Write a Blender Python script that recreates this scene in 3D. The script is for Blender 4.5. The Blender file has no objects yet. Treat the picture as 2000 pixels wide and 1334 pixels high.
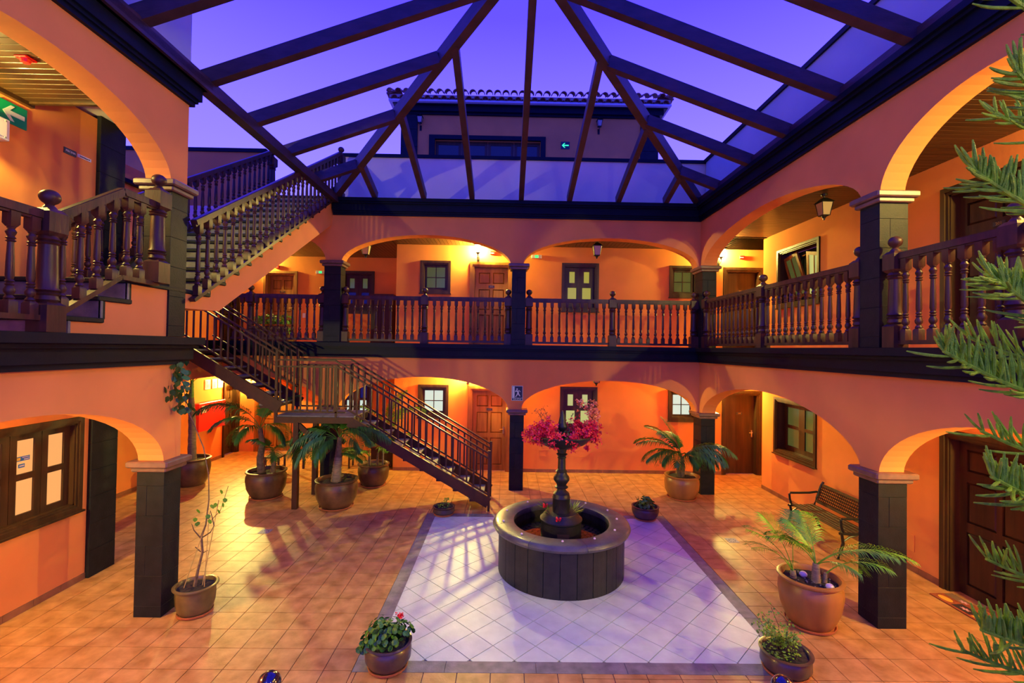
import bpy, math, random
from mathutils import Vector, Matrix
random.seed(7)
PI = math.pi
sc = bpy.context.scene
COL = sc.collection

# ------------------------------------------------------------------ camera, sky, exposure, big lights
cam_d = bpy.data.cameras.new('camera'); cam = bpy.data.objects.new('camera', cam_d); COL.objects.link(cam)
pit, yaw, rol = 0.01423511, 0.01038667, -0.01583166
cy, sy, cp, sp, cr, sr = math.cos(yaw), math.sin(yaw), math.cos(pit), math.sin(pit), math.cos(rol), math.sin(rol)
fw = Vector((sy * cp, cy * cp, sp)); ri = Vector((cy, -sy, 0)); up = ri.cross(fw)
cx_ = cr * ri - sr * up; cu_ = sr * ri + cr * up
cam.matrix_world = Matrix(((cx_.x, cu_.x, -fw.x, 0), (cx_.y, cu_.y, -fw.y, 0), (cx_.z, cu_.z, -fw.z, 3.254), (0, 0, 0, 1)))
cam_d.sensor_width = 36; cam_d.lens = 36 * 909.8 / 2000; cam_d.clip_start = 0.05; cam_d.clip_end = 300
sc.camera = cam

w = bpy.data.worlds.new('dusk_sky'); sc.world = w; w.use_nodes = True
nt = w.node_tree; nt.nodes.clear()
out = nt.nodes.new('ShaderNodeOutputWorld'); bg = nt.nodes.new('ShaderNodeBackground')
tc = nt.nodes.new('ShaderNodeTexCoord'); sep = nt.nodes.new('ShaderNodeSeparateXYZ'); rmp = nt.nodes.new('ShaderNodeValToRGB')
nt.links.new(tc.outputs['Generated'], sep.inputs[0]); nt.links.new(sep.outputs['Z'], rmp.inputs[0])
el = rmp.color_ramp.elements
el[0].position = 0.0; el[0].color = (0.46, 0.36, 2.9, 1)
el[1].position = 1.0; el[1].color = (0.04, 0.06, 2.4, 1)
e = el.new(0.22); e.color = (0.42, 0.33, 2.9, 1)
e = el.new(0.40); e.color = (0.32, 0.235, 2.9, 1)
e = el.new(0.85); e.color = (0.06, 0.07, 2.5, 1)
e = el.new(0.58); e.color = (0.150, 0.094, 2.8, 1)
rm2 = nt.nodes.new('ShaderNodeValToRGB'); nt.links.new(sep.outputs['Z'], rm2.inputs[0])      # deeper dusk blue away from the afterglow
rm2.color_ramp.elements[0].position = 0.0; rm2.color_ramp.elements[0].color = (0.10, 0.13, 2.3, 1)
rm2.color_ramp.elements[1].position = 0.9; rm2.color_ramp.elements[1].color = (0.03, 0.06, 2.3, 1)
mr = nt.nodes.new('ShaderNodeMapRange'); mr.interpolation_type = 'SMOOTHSTEP'; mr.inputs[1].default_value = -0.5; mr.inputs[2].default_value = 0.55
nt.links.new(sep.outputs['Y'], mr.inputs[0]); mx = nt.nodes.new('ShaderNodeMix'); mx.data_type = 'RGBA'
nt.links.new(mr.outputs[0], mx.inputs[0]); nt.links.new(rm2.outputs[0], mx.inputs[6]); nt.links.new(rmp.outputs[0], mx.inputs[7])
nt.links.new(mx.outputs[2], bg.inputs[0]); bg.inputs[1].default_value = 1.0
nt.links.new(bg.outputs[0], out.inputs[0])

sc.view_settings.view_transform = 'Standard'; sc.view_settings.look = 'None'
sc.view_settings.exposure = 0.0; sc.view_settings.gamma = 1.0; sc.view_settings.use_curve_mapping = False
WARM = (1.0, 0.86, 0.20)
SOFT = (1.0, 0.88, 0.60)  # tint of the added fill lamps behind the camera
LAMP_W = 460.0

# ------------------------------------------------------------------ materials
def _n(nt, t): return nt.nodes.new(t)
def mat(name, col, rough=0.6, var=0.0, scale=4.0, bump=0.0, bscale=40.0, metal=0.0, stretch=None, col2=None, spec=0.5, coat=0.0, local=False):
    m = bpy.data.materials.new(name); m.use_nodes = True; nt = m.node_tree
    b = nt.nodes['Principled BSDF']; b.inputs['Roughness'].default_value = rough; b.inputs['Metallic'].default_value = metal
    b.inputs['Base Color'].default_value = (*col, 1); b.inputs['Specular IOR Level'].default_value = spec
    if coat: b.inputs['Coat Weight'].default_value = coat; b.inputs['Coat Roughness'].default_value = 0.15
    if var or bump:
        if local:
            src = _n(nt, 'ShaderNodeTexCoord').outputs['Object']
        else:
            src = _n(nt, 'ShaderNodeNewGeometry').outputs['Position']
        mp = _n(nt, 'ShaderNodeMapping'); nt.links.new(src, mp.inputs[0])
        if stretch: mp.inputs['Scale'].default_value = stretch
    if var:
        nz = _n(nt, 'ShaderNodeTexNoise'); nz.inputs['Scale'].default_value = scale; nz.inputs['Detail'].default_value = 5
        nt.links.new(mp.outputs[0], nz.inputs[0])
        r = _n(nt, 'ShaderNodeValToRGB'); r.color_ramp.elements[0].position = 0.3; r.color_ramp.elements[1].position = 0.7
        c2 = col2 if col2 else tuple(min(1, c * (1 + var)) for c in col)
        r.color_ramp.elements[0].color = (*[c * (1 - var) for c in col], 1); r.color_ramp.elements[1].color = (*c2, 1)
        nt.links.new(nz.outputs['Fac'], r.inputs[0]); nt.links.new(r.outputs[0], b.inputs['Base Color'])
    if bump:
        n2 = _n(nt, 'ShaderNodeTexNoise'); n2.inputs['Scale'].default_value = bscale; n2.inputs['Detail'].default_value = 4
        nt.links.new(mp.outputs[0], n2.inputs[0])
        bp = _n(nt, 'ShaderNodeBump'); bp.inputs['Strength'].default_value = bump; bp.inputs['Distance'].default_value = 0.01
        nt.links.new(n2.outputs['Fac'], bp.inputs['Height']); nt.links.new(bp.outputs[0], b.inputs['Normal'])
    return m
def glow(name, col, strength, rough=0.3, base=None):
    m = mat(name, base or col, rough)
    b = m.node_tree.nodes['Principled BSDF']
    b.inputs['Emission Color'].default_value = (*col, 1); b.inputs['Emission Strength'].default_value = strength
    return m
def lampglass(name, col, strength):
    m = bpy.data.materials.new(name); m.use_nodes = True; nt = m.node_tree; nt.nodes.clear()
    o = _n(nt, 'ShaderNodeOutputMaterial'); a = _n(nt, 'ShaderNodeAddShader'); t = _n(nt, 'ShaderNodeBsdfTransparent'); e = _n(nt, 'ShaderNodeEmission')
    e.inputs[0].default_value = (*col, 1); e.inputs[1].default_value = strength
    nt.links.new(t.outputs[0], a.inputs[0]); nt.links.new(e.outputs[0], a.inputs[1]); nt.links.new(a.outputs[0], o.inputs[0])
    return m
M = {}
M['plaster'] = mat('orange_plaster', (0.80, 0.275, 0.066), 0.9, 0.07, 1.3, 0.12, 25, spec=0.08)
M['cream'] = mat('pale_plaster', (0.46, 0.52, 0.44), 0.85, 0.06, 1.0, 0.1, 20)
M['parapet'] = mat('pink_parapet_plaster', (0.80, 0.62, 0.36), 0.85, 0.06, 1.0, 0.1, 20)
M['ceil'] = mat('ceiling_plaster', (0.75, 0.24, 0.06), 0.9, 0.05, 2.0)
M['stone'] = mat('black_basalt', (0.011, 0.012, 0.0125), 0.5, 0.25, 9.0, 0.25, 60, spec=0.18)
M['blackpaint'] = mat('black_cornice', (0.004, 0.006, 0.012), 0.5, 0.2, 5.0, 0.1, 30, spec=0.16)
M['joint'] = mat('stone_joint', (0.02, 0.02, 0.02), 0.9)
M['greystone'] = mat('grey_stone_border', (0.19, 0.17, 0.145), 0.55, 0.35, 7.0, 0.3, 50)
M['tread'] = mat('grey_stone_tread', (0.16, 0.15, 0.13), 0.5, 0.3, 8.0, 0.3, 50)
M['wood'] = mat('dark_stained_wood', (0.066, 0.021, 0.013), 0.42, 0.35, 14.0, 0.15, 60, stretch=(1, 1, 0.12), spec=0.35)
M['beam'] = mat('dark_beam_wood', (0.042, 0.018, 0.026), 0.5, 0.4, 10.0, 0.3, 40, stretch=(0.35, 0.35, 1))
M['cap'] = mat('brown_capital', (0.17, 0.085, 0.055), 0.4, 0.25, 9.0, 0.1, 40)
M['honey'] = mat('honey_door_wood', (0.27, 0.110, 0.018), 0.45, 0.35, 10.0, 0.15, 50, stretch=(1, 1, 0.1), spec=0.3)
M['brown'] = mat('brown_door_wood', (0.048, 0.019, 0.006), 0.42, 0.4, 12.0, 0.15, 50, stretch=(1, 1, 0.08), spec=0.35)
M['ceilwood'] = mat('ceiling_plank_wood', (0.055, 0.022, 0.006), 0.42, 0.4, 8.0, 0.1, 50, stretch=(0.1, 1, 1), coat=0.2)
M['steel'] = mat('brown_painted_steel', (0.052, 0.015, 0.006), 0.45, 0.2, 8.0, 0.05, 50, spec=0.3)
M['terracotta'] = mat('terracotta_floor', (0.46, 0.205, 0.050), 0.40, 0.28, 5.5, 0.22, 45, col2=(0.60, 0.31, 0.10), spec=0.4)
M['whitetile'] = mat('white_floor', (0.60, 0.67, 0.50), 0.42, 0.08, 6.0, 0.15, 40)
M['grout'] = mat('grout', (0.26, 0.15, 0.09), 0.9)
M['skirt'] = mat('terracotta_skirting', (0.27, 0.105, 0.045), 0.45, 0.25, 5.0, 0.1, 40)
M['glassdark'] = mat('dark_window_glass', (0.02, 0.028, 0.015), 0.08, spec=0.6)
M['glassgreen'] = glow('curtained_glass', (0.16, 0.19, 0.04), 0.35, 0.15, (0.05, 0.06, 0.02))
M['glasslime'] = glow('lit_curtain_lime', (0.62, 0.66, 0.20), 0.75, 0.2, (0.1, 0.1, 0.04))
M['glassyellow'] = glow('lit_curtain_yellow', (0.45, 0.40, 0.02), 0.75, 0.2, (0.1, 0.1, 0.02))
M['glasswhite'] = glow('lit_glass_white', (0.62, 0.78, 0.66), 0.95, 0.2, (0.1, 0.12, 0.1))
M['glassroom'] = glow('lit_room_glass', (1.0, 0.43, 0.13), 0.95, 0.2, (0.05, 0.03, 0.01))
M['iron'] = mat('black_iron', (0.012, 0.011, 0.010), 0.35, metal=0.3)
M['brass'] = mat('brass', (0.60, 0.40, 0.12), 0.3, metal=1.0)
M['chrome'] = mat('chrome_handle', (0.6, 0.6, 0.6), 0.25, metal=1.0)
M['red'] = mat('red_enamel', (0.72, 0.018, 0.015), 0.35)
M['white'] = mat('white_plastic', (0.75, 0.74, 0.68), 0.4)
M['green'] = glow('green_sign', (0.0, 0.16, 0.06), 0.12, 0.4, (0.0, 0.22, 0.08))
M['greenlit'] = glow('green_lit', (0.05, 0.95, 0.25), 1.0)
M['signwhite'] = glow('sign_white', (0.55, 0.60, 0.45), 0.10, 0.5)
M['signdark'] = mat('sign_dark', (0.012, 0.035, 0.025), 0.4)
M['pink'] = mat('pink_print', (0.50, 0.10, 0.45), 0.5)
M['blueprint'] = mat('blue_sticker', (0.03, 0.22, 0.55), 0.4)
M['yellowprint'] = mat('yellow_sticker', (0.85, 0.6, 0.08), 0.4)
M['paper'] = mat('paper', (0.75, 0.72, 0.68), 0.6)
M['plaque'] = mat('dark_plaque', (0.035, 0.04, 0.04), 0.35)
M['pot'] = mat('glazed_brown_pot', (0.10, 0.044, 0.014), 0.42, 0.45, 4.0, 0.1, 30, col2=(0.19, 0.090, 0.030), spec=0.4, local=True)
M['potlight'] = mat('tan_glazed_pot', (0.34, 0.135, 0.030), 0.38, 0.3, 3.5, 0.1, 30, stretch=(1, 1, 0.2), spec=0.45, local=True)
M['potdark'] = mat('dark_brown_pot', (0.085, 0.045, 0.028), 0.35, 0.25, 8, 0.1, 40, coat=0.2, local=True)
M['potolive'] = mat('olive_glazed_pot', (0.13, 0.085, 0.025), 0.3, 0.3, 6, 0.1, 40, coat=0.3, local=True)
M['saucer'] = mat('terracotta_saucer', (0.52, 0.15, 0.045), 0.55, 0.1, 8)
M['soil'] = mat('dark_soil', (0.022, 0.014, 0.009), 0.95, 0.5, 30, 0.8, 60)
M['leaf'] = mat('palm_leaf', (0.050, 0.17, 0.012), 0.45, 0.4, 6)
M['leafb'] = mat('bright_palm_leaf', (0.15, 0.38, 0.010), 0.45, 0.4, 6)
M['leafg'] = mat('geranium_leaf', (0.060, 0.19, 0.010), 0.5, 0.35, 20)
M['leaf2'] = mat('bush_leaf', (0.15, 0.32, 0.010), 0.5, 0.35, 20)
M['needle'] = mat('pine_needle_green', (0.27, 0.50, 0.006), 0.45, 0.35, 30, 0.6, 300, col2=(0.46, 0.72, 0.012), spec=0.3)
M['bark'] = mat('brown_bark', (0.16, 0.095, 0.045), 0.85, 0.4, 20, 0.6, 60)
M['trunk'] = mat('ringed_palm_trunk', (0.24, 0.17, 0.085), 0.8, 0.35, 25, 0.6, 50, stretch=(0.3, 0.3, 2))
M['twig'] = mat('dark_twig', (0.075, 0.035, 0.018), 0.7)
M['cane'] = mat('bamboo_cane', (0.45, 0.29, 0.09), 0.6)
M['bract'] = mat('crimson_bract', (0.75, 0.010, 0.035), 0.55, 0.3, 30)
M['bractp'] = mat('coral_bract', (0.85, 0.24, 0.09), 0.55, 0.3, 30)
M['redflower'] = mat('red_flower', (0.85, 0.012, 0.015), 0.5)
M['fount'] = mat('fountain_basalt', (0.021, 0.019, 0.014), 0.42, 0.3, 9, 0.3, 70, spec=0.4)
M['fountrim'] = mat('fountain_rim_stone', (0.085, 0.078, 0.068), 0.42, 0.3, 6, 0.3, 60, coat=0.15)
M['cobble'] = mat('cobble', (0.14, 0.085, 0.03), 0.5, 0.3, 15)
M['pebble'] = mat('pale_pink_stone', (0.80, 0.62, 0.62), 0.3)
M['steelgrate'] = mat('drain_metal', (0.30, 0.27, 0.24), 0.6)
M['mat_r'] = mat('mat_rust', (0.30, 0.06, 0.012), 0.95, 0.3, 30)
M['mat_d'] = mat('mat_dark', (0.035, 0.012, 0.012), 0.95)
M['mat_y'] = mat('mat_yellow', (0.75, 0.36, 0.02), 0.95)
M['mat_b'] = mat('mat_brown', (0.20, 0.11, 0.05), 0.95)
M['mat_p'] = mat('mat_pink', (0.75, 0.35, 0.40), 0.95)
M['rooftile'] = mat('clay_roof_tile', (0.36, 0.115, 0.075), 0.7, 0.3, 8)
M['mortar'] = mat('white_mortar', (0.62, 0.52, 0.50), 0.8)
M['lampglass'] = lampglass('lit_lantern_glass', (1.0, 0.86, 0.6), 9.0)
M['lampoff'] = mat('unlit_lantern_glass', (0.45, 0.33, 0.20), 0.25)
M['ball'] = mat('glossy_dark_glass', (0.012, 0.006, 0.02), 0.05, spec=0.9, coat=1.0)
mw = bpy.data.materials.new('fountain_water'); mw.use_nodes = True
_b = mw.node_tree.nodes['Principled BSDF']; _b.inputs['Base Color'].default_value = (0.75, 0.7, 0.6, 1); _b.inputs['Roughness'].default_value = 0.03
_b.inputs['Transmission Weight'].default_value = 1.0; _b.inputs['IOR'].default_value = 1.33; M['water'] = mw

# ------------------------------------------------------------------ mesh builder
class MB:
    def __init__(s): s.v = []; s.f = []
    def add(s, vs, fs):
        o = len(s.v); s.v += [tuple(v) for v in vs]; s.f += [tuple(i + o for i in f) for f in fs]; return s
    def box(s, x0, y0, z0, x1, y1, z1):
        if x1 < x0: x0, x1 = x1, x0
        if y1 < y0: y0, y1 = y1, y0
        if z1 < z0: z0, z1 = z1, z0
        return s.add([(x0, y0, z0), (x1, y0, z0), (x1, y1, z0), (x0, y1, z0), (x0, y0, z1), (x1, y0, z1), (x1, y1, z1), (x0, y1, z1)],
                     [(0, 3, 2, 1), (4, 5, 6, 7), (0, 1, 5, 4), (1, 2, 6, 5), (2, 3, 7, 6), (3, 0, 4, 7)])
    def cbox(s, x0, y0, z0, x1, y1, z1, c=0.01):      # box with its upright edges and both ends chamfered
        xs = [(x0 + c, y0), (x1 - c, y0), (x1, y0 + c), (x1, y1 - c), (x1 - c, y1), (x0 + c, y1), (x0, y1 - c), (x0, y0 + c)]
        cxm, cym = (x0 + x1) / 2, (y0 + y1) / 2
        kx = 1 - 2 * c / (x1 - x0); ky = 1 - 2 * c / (y1 - y0)
        rings = [[(cxm + (x - cxm) * kx, cym + (y - cym) * ky, z0) for x, y in xs], [(x, y, z0 + c) for x, y in xs], [(x, y, z1 - c) for x, y in xs],
                 [(cxm + (x - cxm) * kx, cym + (y - cym) * ky, z1) for x, y in xs]]
        vs = sum(rings, []); fs = [tuple(range(7, -1, -1)), tuple(range(24, 32))]
        for r in range(3):
            for i in range(8): fs.append((r * 8 + i, r * 8 + (i + 1) % 8, r * 8 + 8 + (i + 1) % 8, r * 8 + 8 + i))
        return s.add(vs, fs)
    def beam(s, p, q, wd, ht, upv=(0, 0, 1), bottom=False):
        p, q = Vector(p), Vector(q); d = (q - p).normalized(); u = Vector(upv); sd = d.cross(u)
        if sd.length < 1e-4: sd = Vector((1, 0, 0))
        sd.normalize(); u = sd.cross(d).normalized()
        a, b = (0, ht) if bottom else (-ht / 2, ht / 2)
        vs = []
        for c in (p, q):
            for x, z in ((-wd / 2, a), (wd / 2, a), (wd / 2, b), (-wd / 2, b)): vs.append(c + sd * x + u * z)
        return s.add(vs, [(0, 3, 2, 1), (4, 5, 6, 7), (0, 1, 5, 4), (1, 2, 6, 5), (2, 3, 7, 6), (3, 0, 4, 7)])
    def lathe(s, prof, n=12, c=(0, 0), sx=1, sy=1, cap=True):
        o = len(s.v); k = len(prof)
        for r, z in prof:
            for i in range(n):
                a = 2 * PI * i / n; s.v.append((c[0] + r * sx * math.cos(a), c[1] + r * sy * math.sin(a), z))
        for j in range(k - 1):
            for i in range(n): s.f.append((o + j * n + i, o + j * n + (i + 1) % n, o + (j + 1) * n + (i + 1) % n, o + (j + 1) * n + i))
        if cap:
            s.f.append(tuple(o + i for i in range(n - 1, -1, -1))); s.f.append(tuple(o + (k - 1) * n + i for i in range(n)))
        return s
    def tube(s, pts, rad, n=6):
        pts = [Vector(p) for p in pts]; o = len(s.v); k = len(pts)
        if not isinstance(rad, (list, tuple)): rad = [rad] * k
        for j, p in enumerate(pts):
            d = (pts[min(j + 1, k - 1)] - pts[max(j - 1, 0)])
            d = d.normalized() if d.length > 1e-9 else Vector((0, 0, 1))
            a = Vector((0, 0, 1)) if abs(d.z) < 0.95 else Vector((1, 0, 0))
            x = d.cross(a).normalized(); y = d.cross(x)
            for i in range(n):
                t = 2 * PI * i / n; s.v.append(tuple(p + (x * math.cos(t) + y * math.sin(t)) * rad[j]))
        for j in range(k - 1):
            for i in range(n): s.f.append((o + j * n + i, o + (j + 1) * n + i, o + (j + 1) * n + (i + 1) % n, o + j * n + (i + 1) % n))
        s.f.append(tuple(o + i for i in range(n))); s.f.append(tuple(o + (k - 1) * n + i for i in range(n - 1, -1, -1)))
        return s
    def prism(s, poly, axis, a, b):           # polygon (u,v) extruded along axis from a to b
        def P(u, v, t): return {'x': (t, u, v), 'y': (u, t, v), 'z': (u, v, t)}[axis]
        n = len(poly); vs = [P(u, v, a) for u, v in poly] + [P(u, v, b) for u, v in poly]
        fs = [tuple(range(n - 1, -1, -1)), tuple(range(n, 2 * n))] + [(i, (i + 1) % n, n + (i + 1) % n, n + i) for i in range(n)]
        return s.add(vs, fs)
    def plate(s, x0, z0, x1, z1, holes, y0, y1):     # slab in the xz plane with rectangular holes
        xs = sorted({x0, x1, *[min(max(h[i], x0), x1) for h in holes for i in (0, 2)]})
        zs = sorted({z0, z1, *[min(max(h[i], z0), z1) for h in holes for i in (1, 3)]})
        for a, b in zip(xs, xs[1:]):
            run = None
            for c, d in zip(zs, zs[1:]):
                mx, mz = (a + b) / 2, (c + d) / 2
                if any(h[0] < mx < h[2] and h[1] < mz < h[3] for h in holes):
                    if run: s.box(a, y0, run[0], b, y1, run[1]); run = None
                else: run = (run[0], d) if run else (c, d)
            if run: s.box(a, y0, run[0], b, y1, run[1])
        return s
    def sphere(s, c, r, n=10, m=6, sz=1.0):
        pr = [(max(r * math.sin(PI * j / m), r * 0.02), c[2] - r * sz * math.cos(PI * j / m)) for j in range(m + 1)]
        return s.lathe(pr, n, (c[0], c[1]))
    def mesh(s, name, m):
        me = bpy.data.meshes.new(name); me.from_pydata(s.v, [], s.f); me.materials.append(m); return me
    def build(s, name, m, parent=None, smooth=False, kind=None, off=None):
        if off: s.v = [(x - off[0], y - off[1], z - off[2]) for x, y, z in s.v]
        me = s.mesh(name, m)
        if smooth:
            me.polygons.foreach_set('use_smooth', [True] * len(me.polygons))
            try: me.set_sharp_from_angle(angle=math.radians(38))
            except Exception: pass
        return put(name, me, parent, kind=kind)
def put(name, me, parent=None, loc=(0, 0, 0), rotz=0, kind=None):
    o = bpy.data.objects.new(name, me); COL.objects.link(o); o.location = loc; o.rotation_euler = (0, 0, rotz)
    if parent: o.parent = parent
    if kind: o['kind'] = kind
    return o
def tag(o, label, cat, group=None):
    o['label'] = label; o['category'] = cat
    if group: o['group'] = group
    return o
def thing(name, label, cat, loc=(0, 0, 0), rotz=0, group=None):
    o = put(name, None, None, loc, rotz); o.empty_display_size = 0.1
    return tag(o, label, cat, group)
def struct(name, mb, m, smooth=False): return mb.build(name, m, None, smooth, kind='structure')
def sroot(name, loc=(0, 0, 0), rotz=0):
    o = put(name, None, None, loc, rotz); o.empty_display_size = 0.1; o['kind'] = 'structure'; return o
def text(body, size, m, parent, loc, name='lettering', ext=0.002):
    cu = bpy.data.curves.new(name, 'FONT'); cu.body = body; cu.size = size; cu.extrude = ext; cu.align_x = 'CENTER'; cu.align_y = 'CENTER'; cu.resolution_u = 2
    ob = bpy.data.objects.new(name, cu); me = bpy.data.meshes.new_from_object(ob)
    me.transform(Matrix.Rotation(PI / 2, 4, 'X')); me.materials.clear(); me.materials.append(m); me.name = name
    o = put(name, me, parent, loc); bpy.data.objects.remove(ob); return o

# ================================================================== STRUCTURE
UF = 3.27                      # upper floor level
XR, XL, YB = 4.45, -4.06, 10.72
# ---- floor: base, terracotta tiles, grey border, white diagonal tiles
floor = struct('floor', MB().box(-8.5, -1.5, -0.25, 7.4, 14.8, -0.012), M['grout'])
BX0, BX1, BY0, BY1 = -1.50, 3.115, 4.71, 9.17          # outside of the border
WX0, WX1, WY0, WY1 = -1.33, 2.95, 4.88, 9.01           # white field
tiles = []
def sub_rect(r):
    x0, y0, x1, y1 = r
    if x1 <= BX0 or x0 >= BX1 or y1 <= BY0 or y0 >= BY1: return [r]
    o = []
    if x0 < BX0: o.append((x0, y0, BX0, y1)); x0 = BX0
    if x1 > BX1: o.append((BX1, y0, x1, y1)); x1 = BX1
    if y0 < BY0: o.append((x0, y0, x1, BY0))
    if y1 > BY1: o.append((x0, BY1, x1, y1))
    return [q for q in o if q[2] - q[0] > 0.02 and q[3] - q[1] > 0.02]
T = 0.3345
for side in (0, 1):
    xo, yo = (-2.79, 4.725) if side == 0 else (3.455, 4.975)
    for i in range(-20, 22):
        x = xo + i * T
        if (side == 0 and (x > 0.8 or x < -8.2)) or (side == 1 and (x + T < 0.8 or x > 7.1)): continue
        xa, xb = (x, min(x + T, 0.8)) if side == 0 else (max(x, 0.8), x + T)
        if xb - xa < 0.03: continue
        for j in range(-9, 30):
            y = yo + j * T
            if y < 2.2 or y > 14.2: continue
            tiles += sub_rect((xa, y, xb, y + T))
def seen(r):
    x, y = (r[0] + r[2]) / 2, (r[1] + r[3]) / 2
    return y > 4.35 and abs(x) < 1.12 * y and not (x < -5.8 and y < 6.4) and x < 6.2
tiles.sort(key=lambda r: (not seen(r), r[1] * r[1] * 1.0 + 0.25 * r[0] ** 2 - 40 * ((r[2] - r[0]) * (r[3] - r[1]) > 0.09)))
g = 0.004; rest = MB(); tmesh = {}
for k, (x0, y0, x1, y1) in enumerate(tiles):
    wx, wy = round(x1 - x0, 3), round(y1 - y0, 3)
    if k < 298:
        key = (wx, wy)
        if key not in tmesh:
            tmesh[key] = MB().box(g, g, -0.012, wx - g, wy - g, 0).mesh('terracotta_tile', M['terracotta'])
        put('terracotta_tile', tmesh[key], floor, (x0, y0, 0))
    else: rest.box(x0 + g, y0 + g, -0.012, x1 - g, y1 - g, 0)
rest.build('terracotta_tiling', M['terracotta'], floor, kind='stuff')
def clip(poly, ax, v, keep_gt):
    o = []
    for i in range(len(poly)):
        a, b = poly[i], poly[(i + 1) % len(poly)]
        ia = (a[ax] > v) == keep_gt; ib = (b[ax] > v) == keep_gt
        if ia: o.append(a)
        if ia != ib:
            t = (v - a[ax]) / (b[ax] - a[ax]); o.append((a[0] + (b[0] - a[0]) * t, a[1] + (b[1] - a[1]) * t))
    return o
th = 0.779974; e1 = (math.cos(th) * .33, math.sin(th) * .33); e2 = (math.sin(th) * .33, -math.cos(th) * .33)
ox, oy = -1.72478 * .33, 15.5806 * .33
for a in range(-14, 22):
    for b in range(-18, 18):
        q = []
        for da, db in ((g / .33, g / .33), (1 - g / .33, g / .33), (1 - g / .33, 1 - g / .33), (g / .33, 1 - g / .33)):
            q.append((ox + (a + da) * e1[0] + (b + db) * e2[0], oy + (a + da) * e1[1] + (b + db) * e2[1]))
        q = q[::-1]
        for ax, v, kg in ((0, WX0, True), (0, WX1, False), (1, WY0, True), (1, WY1, False)):
            if q: q = clip(q, ax, v, kg)
        if len(q) < 3: continue
        area = abs(sum(q[i][0] * q[(i + 1) % len(q)][1] - q[(i + 1) % len(q)][0] * q[i][1] for i in range(len(q)))) / 2
        if area < 0.002: continue
        cxq, cyq = sum(p[0] for p in q) / len(q), sum(p[1] for p in q) / len(q)
        if math.hypot(cxq - .845, cyq - 6.98) < 0.62: continue
        MB().prism(q, 'z', -0.012, 0.0).build('white_tile', M['whitetile'], floor)
def strip(x0, y0, x1, y1, n, along):
    for k in range(n):
        if along == 'x':
            a = x0 + (x1 - x0) * k / n; b = x0 + (x1 - x0) * (k + 1) / n; MB().box(a + .002, y0, -0.012, b - .002, y1, 0.001).build('border_slab', M['greystone'], floor)
        else:
            a = y0 + (y1 - y0) * k / n; b = y0 + (y1 - y0) * (k + 1) / n; MB().box(x0, a + .002, -0.012, x1, b - .002, 0.001).build('border_slab', M['greystone'], floor)
strip(BX0, BY0, BX1, WY0, 5, 'x'); strip(BX0, WY1, BX1, BY1, 5, 'x')
strip(BX0, WY0, WX0, WY1, 5, 'y'); strip(WX1, WY0, BX1, WY1, 5, 'y')

# ---- walls with openings. local frame: x to the right, z up, y into the wall
def wall(name, loc, rotz, W, H, holes, t=0.3, m='plaster'):
    o = MB().plate(0, 0, W, H, holes, 0, t).build(name, M[m], None, kind='structure'); o.location = loc; o.rotation_euler = (0, 0, rotz); return o
DB = [(-0.99, 0.10), (5.73, 6.74)]
bh = []
for a, b in DB: bh += [(a + 2.95, 0, b + 2.95, 2.22), (a + 2.95, UF, b + 2.95, UF + 2.22)]
BW = [(-2.30, -1.54, 1.42, 2.24), (1.44, 2.38, 1.00, 2.24), (4.30, 5.03, 1.42, 2.22)]
for a, b, c, d in BW: bh += [(a + 2.95, c, b + 2.95, d), (a + 2.95, c + UF, b + 2.95, d + UF)]
wall('wall_back', (-2.95, 12.3, 0), 0, 10.0, 6.5, bh)
nh = [(8.1 - 7.60, 0, 8.1 - 6.52, 2.15), (8.1 - 7.42, UF, 8.1 - 6.44, UF + 2.22), (8.1 - 5.06, UF + 1.0, 8.1 - 4.10, UF + 2.24), (8.1 - 5.06, 1.0, 8.1 - 4.10, 2.24)]
wall('wall_back_niche', (-8.1, 14.25, 0), 0, 5.15, 6.5, nh)
struct('wall_niche_side', MB().box(-2.95, 12.6, 0, -2.65, 14.25, 6.5), M['plaster'])
lr = (13.45 - 5.9, 0, 14.2 - 5.9, 2.15); lru = (13.2 - 5.9, UF, 14.1 - 5.9, UF + 2.2)
wall('wall_left_rear', (-8.1, 5.9, 0), PI / 2, 8.35, 6.6, [lr, lru])
wall('wall_left', (-5.75, -1.0, 0), PI / 2, 7.5, 6.35, [(4.70 + 1, 1.0, 6.38 + 1, 2.22)])
rh = [(11.14 - 10.60, 1.0, 11.14 - 9.19, 2.22), (11.14 - 10.52, UF + 1.0, 11.14 - 9.12, UF + 2.27), (11.14 - 6.5, 0, 11.14 - 5.25, 2.22), (11.14 - 6.5, UF, 11.14 - 5.25, UF + 2.32)]
wall('wall_right', (6.15, 11.14, 0), -PI / 2, 12.1, 6.4, rh)
struct('wall_recess', MB().box(7.05, 10.8, 0, 7.3, 12.3, 6.5).box(6.45, 10.84, 0, 7.05, 11.14, 6.5), M['plaster'])

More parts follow.
